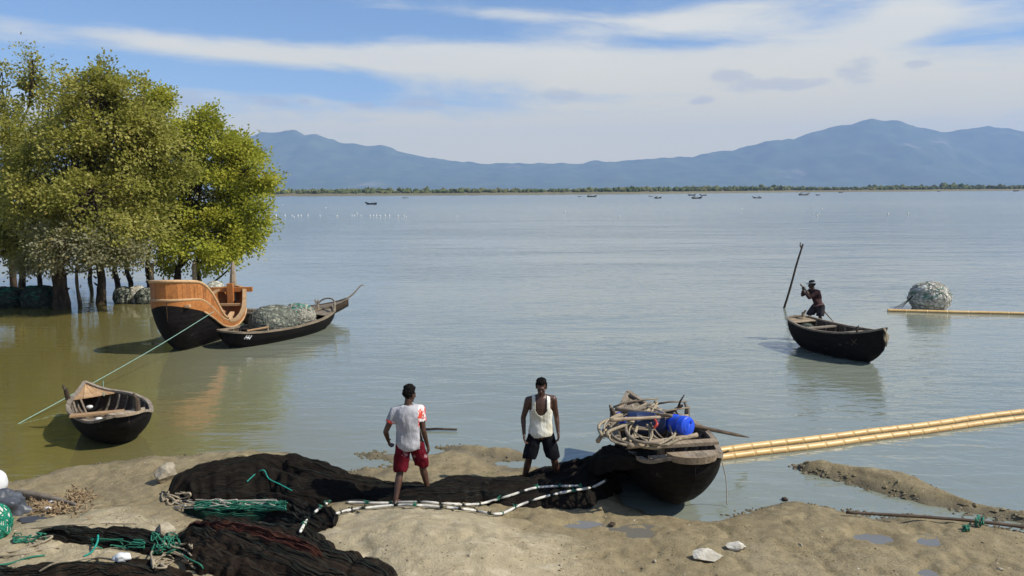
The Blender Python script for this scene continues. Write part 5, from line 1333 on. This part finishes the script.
def man_red():
    p = on_net(413, 497, 0.); z0 = p.z-.05
    J = dict(w=.98, hip=(-.03, 0, .84), hipx=Vector((1, .12, 0)), hipl=(-.115, -.01, .80), hipr=(.065, .02, .80), neck=(-.045, .0, 1.36), head=(-.02, .03, 1.50), shl=(-.225, -.02, 1.27), shr=(.125, .03, 1.285),
             ell=(-.345, -.05, 1.00), wrl=(-.335, .10, .82), elr=(.165, -.01, 1.00), wrr=(.205, .09, .75), knl=(-.165, -.02, .44), anl=(-.21, -.20, .09), knr=(.115, .18, .44), anr=(.185, .20, .09), toel=(.15, 1, 0), toer=(.25, 1, 0))
    r, J, H = figure('person', 'man in a white shirt and red shorts walking away over the net', (p.x, p.y, z0), J, 'skin', {}, face=(.55, .80, -.16), handspec={'l': dict(n=(1, .2, 0), thumb=(0, 1, 0), curl=.7), 'r': dict(n=(-1, .2, 0), thumb=(0, 1, 0), curl=.5)})
    mb = MB(); loft(mb, torso_rings(J, .036, .02)); 
    for s_ in ('l', 'r'): sh, el = J['sh'+s_], J['el'+s_]; cap(mb, J['neck']-Vector((0, 0, .03)), sh, .058, .068); cap(mb, sh, sh+(el-sh)*.75, .070, .062)
    ax = lambda q, s_: (q-J['sh'+s_]).dot((J['el'+s_]-J['sh'+s_]).normalized())
    def arm(q, s_): return abs(q.x-J['neck'].x) > .155 and abs((q-J['sh'+s_]).cross((J['el'+s_]-J['sh'+s_]).normalized()).length) < .095
    def keep(q):
        if q.z > 1.385 and abs(q.x-J['neck'].x) < .10: return False
        if q.z < .745+.012*math.sin(q.x*9): return False
        for s_ in ('l', 'r'):
            if arm(q, s_) and ax(q, s_) > .165 and (q.x-J['neck'].x)*(-1 if s_ == 'l' else 1) > .165: return False
        return q.z > .70
    sh = garment(r, mb, 'shirt_white', 'shirt', keep, wrinkle=.008, seed=1)
    me = sh.data; me.materials.append(MATS['sleeve_red'])
    for poly in me.polygons:
        c = poly.center
        if ((c.x-J['neck'].x) > .150 and c.z > 1.06) or ((c.x-J['neck'].x) < -.17 and ax(c, 'l') > .12): poly.material_index = 1
    garment(r, shorts_mb(J, .012, .010, .90), 'shorts_red', 'shorts', lambda q: q.z < .84 and q.z > .44+.02*math.sin(q.x*30), wrinkle=.009, seed=4)
def man_white():
    p = on_ground(541, 486); p = Vector((p.x, p.y, max(gz(p.x, p.y), -.1)))
    J = dict(w=1.05, hip=(0, 0, .85), hipx=Vector((1, 0, 0)), hipl=(-.09, 0, .80), hipr=(.09, 0, .80), neck=(.0, -.01, 1.415), head=(.005, -.07, 1.555), shl=(-.185, .0, 1.335), shr=(.180, .0, 1.35),
             ell=(-.265, .02, 1.06), wrl=(-.255, -.06, .83), elr=(.235, .03, 1.07), wrr=(.255, -.06, .86), knl=(-.18, -.04, .45), anl=(-.26, .02, .09), knr=(.19, -.04, .45), anr=(.28, .02, .09), toel=(-.3, -1, 0), toer=(.3, -1, 0))
    r, J, H = figure('person', 'man in a white singlet and black shorts standing facing the shore', p, J, 'skin', {}, face=(-.10, -.93, -.24), handspec={'l': dict(n=(1, -.2, 0), thumb=(0, -1, 0), curl=.6), 'r': dict(n=(-1, -.2, 0), thumb=(0, -1, 0), curl=.6)})
    mb = MB(); loft(mb, torso_rings(J, .022, .02))
    for s_ in (-1, 1): cap(mb, Vector((s_*.03, 0, 1.36)), Vector((s_*.12, 0, 1.36)), .07, .062)
    def keep(q):
        ax = abs(q.x)
        if q.z < .79+.015*math.sin(q.x*12): return False
        if q.z > 1.16 and ax > .138+.05*max(0, (1.25-q.z)/.10): return False
        lim = 1.22 if q.y < 0 else 1.36
        if q.z > lim and ax < .080: return False
        if q.y < 0 and q.z > 1.14 and ax < .082*math.sqrt(min(1., max(0, (q.z-1.14)/.07))): return False
        return True
    garment(r, mb, 'singlet', 'singlet', keep, wrinkle=.007, seed=2)
    garment(r, shorts_mb(J, .010, .010, .90), 'shorts_black', 'shorts', lambda q: q.z < .93 and q.z > .46+.015*math.sin(q.x*25), wrinkle=.008, seed=6)
def rower():
    p = W(817, 327, .40)
    J = dict(w=.98, hip=(.02, .0, .66), hipx=Vector((.5, .85, 0)), hipl=(-.02, .085, .63), hipr=(.07, -.08, .63), neck=(-.13, .03, 1.14), head=(-.19, .06, 1.285), shl=(-.18, .19, 1.09), shr=(-.06, -.13, 1.09),
             ell=(-.42, .16, .96), wrl=(-.44, .08, 1.14), elr=(-.33, -.16, .92), wrr=(-.42, -.02, 1.05), knl=(-.20, .10, .36), anl=(-.12, .14, .05), knr=(.02, -.14, .34), anr=(.12, -.10, .05), toel=(-1, .3, 0), toer=(-1, .1, 0))
    r, J, H = figure('person', 'rower in a cap and dark top standing in the black boat, gripping an oar', p, J, 'skin_dark', {}, face=(-.92, .35, -.18), vox=.0095, handspec={'l': dict(dir=(-.2, -.3, .7), n=(0, -1, 0), thumb=(0, 0, 1), curl=1.2), 'r': dict(dir=(-.3, .4, .6), n=(0, 1, 0), thumb=(0, 0, 1), curl=1.2)})
    hc, f, u, sd = H; M = Matrix((sd, f, u)).transposed()
    mb = MB(); mb.ellipsoid(hc+u*.035-f*.010, (.088, .103, .090), 24, 16, M)
    cp = garment(r, mb, 'cap_grey', 'cap', lambda q: (q-hc).dot(u) > .035, vox=.008, wrinkle=.003); b = MB()
    b.ellipsoid(hc+f*.115+u*.045, (.062, .065, .010), 16, 6, M); b.build('cap_brim', MATS['cap_grey'], r, True)
    mb = MB(); loft(mb, torso_rings(J, .018, .0))
    for s_ in ('l', 'r'): sh, el, wr = J['sh'+s_], J['el'+s_], J['wr'+s_]; cap(mb, J['neck']-Vector((0, 0, .03)), sh, .055, .066); cap(mb, sh, el, .066, .052); cap(mb, el, el+(wr-el)*.6, .052, .044)
    up = (J['neck']-J['hip']).normalized(); garment(r, mb, 'top_maroon', 'long_sleeved_top', lambda q: (q-J['hip']).dot(up) > .03 and not ((q-J['neck']).length < .075 and q.z > 1.15) and (q-J['wrl']).length > .06 and (q-J['wrr']).length > .06, seed=3)
    garment(r, shorts_mb(J, .022, .01, .92), 'shorts_dark', 'shorts', lambda q: q.z < .72 and q.z > .36, seed=8)
    mb = MB(); R_ = torso_rings(J, .030)[2]; ring = [R_[0]+R_[3]*R_[1]*math.cos(a)+R_[4]*R_[2]*math.sin(a)+up*.02 for a in np.linspace(0, 6.283, 25)]; mb.tube(ring, .022, 6); mb.build('waist_sash', MATS['sash'], r, True)
    # oar held in both hands, its blade over the far side of the stern
    m = r.matrix_basis; a = Vector(p)+J['wrl']+Vector((-.03, .0, .10)); b = Vector(p)+Vector((.46, -.18, .14)); 
    oar('oar gripped by the rower, slanting down into the black boat', a+(a-b).normalized()*.08, b, 'weathered_wood', .024, .4, .05)
    # gear in the stern
    c = ROWB.matrix_world @ Vector((.42, .05, .50))
    bundle('dark cloth and rope gear heaped in the stern beside the rower', c, (.24, .22, .16), 'bundle_green', 'twine_grey', None, seed=44, nstr=26)
man_red(); man_white(); rower()

# ------------------------------------------------------------------ far boats and floats
def far_boat(label, u, v, ln, m, cabin, seed, yaw=0., white=False):
    p = W(u, v); L = ln*(p.y/FPX); r = empty('fishing_boat', (p.x, p.y, 0), (0, 0, yaw)); tag(r, label, 'boat', 'fishing boats far out on the bay')
    h = Hull(L, [(0, L*.06), (.15, L*.11), (.5, L*.13), (.8, L*.09), (1, .02)], [(0, L*.16), (.3, L*.10), (.6, L*.10), (.85, L*.17), (1, L*.24)], [(0, .02*L), (.2, -.03*L), (.7, -.03*L), (.9, .05*L), (1, .16*L)], .5, r0=.05, ns=16, nt=5)
    o = h.skin(); o.V = [q-Vector((L/2, 0, 0)) for q in o.V]; o.build('hull', MATS[m], r, True)
    d = MB(); n = 12; V = []
    for i in range(n+1): q = h.pt(i/n, .8, -1); w = h.pt(i/n, .8, 1); V += [q-Vector((L/2, 0, 0)), w-Vector((L/2, 0, 0))]
    d.add(V, [[i*2, i*2+1, i*2+3, i*2+2] for i in range(n)]); d.build('deck', MATS['grey_wood'], r)
    if cabin:
        c = MB(); c.box((-L*.22, 0, L*.16), (L*.22, L*.15, L*.12), taper=.92); c.build('cabin', MATS['white_plastic' if white else 'grey_wood'], r)
        c = MB(); c.box((-L*.22, 0, L*.225), (L*.27, L*.19, L*.012)); c.build('cabin_roof', MATS['dark_wood'], r)
    else:
        mb = MB(); mb.tube([(-L*.30, 0, L*.06), (-L*.31, 0, L*.15), (-L*.30, 0, L*.24)], [L*.035, L*.03, L*.016], 6); mb.box((-L*.1, 0, L*.11), (L*.16, L*.12, L*.06), taper=.8); mb.build('load', MATS['dark_wood'], r)
    return r
for i, (u, v, ln, m, cb, lab, yw, wh) in enumerate(((371, 204.5, 12, 'tarred_hull', 0, 'nearest of the far boats, dark with upturned prow, left of centre', 3.0, 0), (405, 198.2, 5, 'dark_wood', 0, 'tiny far boat right of the dark upturned one', .2, 0),
        (592, 197.0, 10, 'dark_wood', 0, 'slim dark far boat near the middle of the bay', .1, 0), (579.5, 196.8, 4, 'dark_wood', 0, 'speck of a boat left of the slim dark one', .4, 0), (658, 198.4, 8, 'tarred_hull', 1, 'stubby black far boat right of the middle', .3, 0), (651, 196.6, 5, 'grey_wood', 0, 'pale small boat touching the stubby black one', .1, 0),
        (692, 195.6, 8, 'dark_wood', 0, 'far boat left of the long low pair', .1, 0), (703, 195.6, 7, 'dark_wood', 0, 'far boat right of the long low pair', 3.1, 0), (697, 198.6, 11, 'tarred_hull', 1, 'black far boat with white cabin in front of a pair', .05, 1), (757, 198.3, 9, 'grey_wood', 1, 'pale grey far boat with white cabin', 3., 1),
        (804, 195.3, 11, 'grey_wood', 1, 'long low far boat below the dark clump of trees', .05, 1), (818, 195.4, 5, 'tarred_hull', 1, 'small black far boat right of the clump of trees', .2, 0), (841, 192.8, 5, 'dark_wood', 0, 'tiny boat under the bank right of the tree clump', .1, 0), (939, 191.6, 4, 'dark_wood', 0, 'tiny boat under the bank, second from the right edge', .1, 0), (1016, 191.4, 6, 'tarred_hull', 0, 'small dark boat under the bank at the right edge', .1, 0))):
    far_boat(lab, u, v, ln, m, cb, i, yw, wh)
def floats():
    mb = MB(); mb.ellipsoid((0, 0, .12), (.17, .17, .19), 12, 8); mb.tube([(0, 0, .30), (0, 0, .36)], [.05, .03], 8)
    me = mesh('net_buoy', mb.V, mb.F, MATS['white_plastic'], True); rnd = random.Random(2)
    xs = [(276, 216), (285, 216), (292, 215.8), (294, 217), (298, 216), (301, 216), (308, 215.8), (320, 216), (337, 216.3), (352, 216), (354.5, 216), (361, 216), (370, 216.2), (373.5, 216), (376.5, 216), (380, 216.4), (385, 216), (389.5, 216), (398, 216.5), (404, 216.6), (406, 217.8), (457, 216.8), (357, 214), (326, 208), (283, 205)]
    ORD = 'first second third fourth fifth sixth seventh eighth ninth tenth eleventh twelfth thirteenth fourteenth fifteenth sixteenth seventeenth eighteenth nineteenth twentieth'.split()
    row = sorted(q for q in xs if q[1] > 215 and q[0] < 410)
    for i, (u, v) in enumerate(xs):
        o = link('net_buoy', me, None, W(u, v)); o.scale = [rnd.uniform(.6, .85)]*3
        if (u, v) in row:
            k = row.index((u, v)); n = len(row)
            lab = ORD[k]+' white net buoy from the left in the row beside the trees' if k <= n//2 else ORD[n-1-k]+' white net buoy from the right in the row beside the trees'
        else: lab = {457: 'lone white net buoy well right of the row beside the trees', 357: 'white net buoy just above the middle of the row beside the trees', 326: 'white net buoy high above the row, left of the upturned far boat', 283: 'white net buoy nearest the far bank beside the tree crown'}[u]
        tag(o, lab, 'buoy', 'row of white net buoys right of the trees')
    wl = ['white net buoy below the slim dark far boat', 'white net buoy left of and below the stubby black far boat', 'white net buoy below the pale grey far boat', 'upper left white net buoy of the cluster on the right', 'lower left white net buoy of the cluster on the right', 'lowest white net buoy of the cluster on the right', 'white net buoy at the right of the lower cluster pair', 'upper right white net buoy of the cluster on the right', 'white net buoy right of the cluster, left of a pair', 'rightmost white net buoy on the open bay']
    for i, (u, v) in enumerate(((565, 212), (619.5, 217), (742, 209.5), (807.5, 208.5), (813, 214.5), (817, 216), (819, 214), (822, 209), (888, 214.5), (908, 214.5))):
        o = link('net_buoy', me, None, W(u, v)); o.scale = [rnd.uniform(.55, .8)]*3; tag(o, wl[i], 'buoy', 'scattered white net buoys on the open bay')
floats()
# ------------------------------------------------------------------ grit, shell bits and clods of mud
def grit():
    m, t, b, o = mat('grit'); g = t.n.new('ShaderNodeNewGeometry'); rp = g.outputs['Random Per Island']
    c = t.mixc(t.ramp(rp, .0, .55), (.055, .042, .026), (.21, .165, .095)); c = t.mixc(t.ramp(rp, .80, .82), c, (.50, .44, .32)); c = t.mixc(t.ramp(rp, .965, .97), c, (.68, .65, .57))
    t.put(b.inputs['Base Color'], c); b.inputs['Roughness'].default_value = .85; b.inputs['Specular IOR Level'].default_value = .2
    rnd = random.Random(12)
    octa = [(1, 0, 0), (-1, 0, 0), (0, 1, 0), (0, -1, 0), (0, 0, 1), (0, 0, -1)]; of = [[0, 2, 4], [2, 1, 4], [1, 3, 4], [3, 0, 4], [2, 0, 5], [1, 2, 5], [3, 1, 5], [0, 3, 5]]
    def scatter(name, label, pts, c0, m):
        V = []; F = []
        for (x, y, z, s) in pts:
            b0 = len(V); a = rnd.uniform(0, 6.28); sx, sy, sz = s*rnd.uniform(.7, 1.6), s*rnd.uniform(.6, 1.1), s*rnd.uniform(.35, .7); ca, sa = math.cos(a), math.sin(a)
            for (u, v, w) in octa:
                k = rnd.uniform(.7, 1.25); u, v = u*sx*k, v*sy*k; V.append((x-c0.x+u*ca-v*sa, y-c0.y+u*sa+v*ca, z-c0.z+w*sz*k))
            F += [[b0+i for i in f] for f in of]
        o = link(name, mesh(name, V, F, m), None, c0); tag(o, label, None, None, 'stuff')
    P = []
    while len(P) < 2200:
        u, v = rnd.uniform(-10, 1034), rnd.uniform(455, 576); p = on_ground(u, v)
        if p.z < .07: continue
        if noise.noise((p.x*.9, p.y*.9, 3.)) < rnd.uniform(-.35, .3): continue
        P.append((p.x, p.y, p.z+.002, rnd.choice((.005, .007, .007, .010, .014))))
    scatter('grit', 'grit, shell bits and crumbs strewn over the mud', P, on_ground(512, 550), m)
    # broken clods along the waterline and the steep side of the spit
    P = []
    for poly, n, sz in ((SPIT, 420, (.02, .055)), (PATCH[0], 60, (.02, .05)), (PATCH[1], 90, (.02, .05)), (PATCH[2], 70, (.02, .045)), ([tuple(W(*q).xy) for q in SHORE[2:9]], 150, (.012, .035)), ([tuple(W(*q).xy) for q in SHORE[22:30]], 220, (.012, .04))):
        closed = poly in (SPIT, *PATCH)
        for i in range(n):
            k = rnd.randrange(len(poly) if closed else len(poly)-1); a, b = Vector(poly[k]), Vector(poly[(k+1) % len(poly)]); q = a.lerp(b, rnd.random())+Vector((rnd.gauss(0, .09), rnd.gauss(0, .09)))
            z = gz(q.x, q.y)
            if z < -.03 or noise.noise((q.x*1.4, q.y*1.4, 7.)) < -.1: continue
            P.append((q.x, q.y, max(z, 0)+.004, rnd.uniform(*sz)))
    scatter('mud_clods', 'broken clods of wet mud along the waterline', P, on_ground(512, 520), MATS['mud'])
grit()
# ------------------------------------------------------------------ sub-parts go under the part they belong to
def nest():
    rules = {'node_ring': 'culm_segment', 'lashing': 'float', 'cabin_roof': 'cabin', 'end_rib': 'shell', 'cap': 'shell', 'eye': 'body', 'hair': 'body', 'cap_brim': 'cap', 'loose_threads': 'netting', 'painted_stroke': 'hull', 'rib': 'hull_lining', 'rubbing_strake': 'upper_strake', 'green_netting': 'core', 'waist_sash': 'shorts', 'prow_bitt': 'prow_board', 'box_rim': 'box_sill'}
    base = lambda o: o.name.rsplit('.', 1)[0] if o.name[-3:].isdigit() else o.name
    for root in [o for o in COL.objects if o.parent is None and o.children]:
        kids = sorted(root.children, key=lambda o: order[o.name] if o.name in order else 0); by = {}
        for k in kids: by.setdefault(base(k), []).append(k)
        for c, p in rules.items():
            if c in by and p in by:
                for i, k in enumerate(by[c]):
                    q = by[p][i] if len(by[p]) == len(by[c]) else by[p][0]
                    k.parent = q; k.location = k.location-q.location
order = {o.name: i for i, o in enumerate(COL.objects)}
nest()
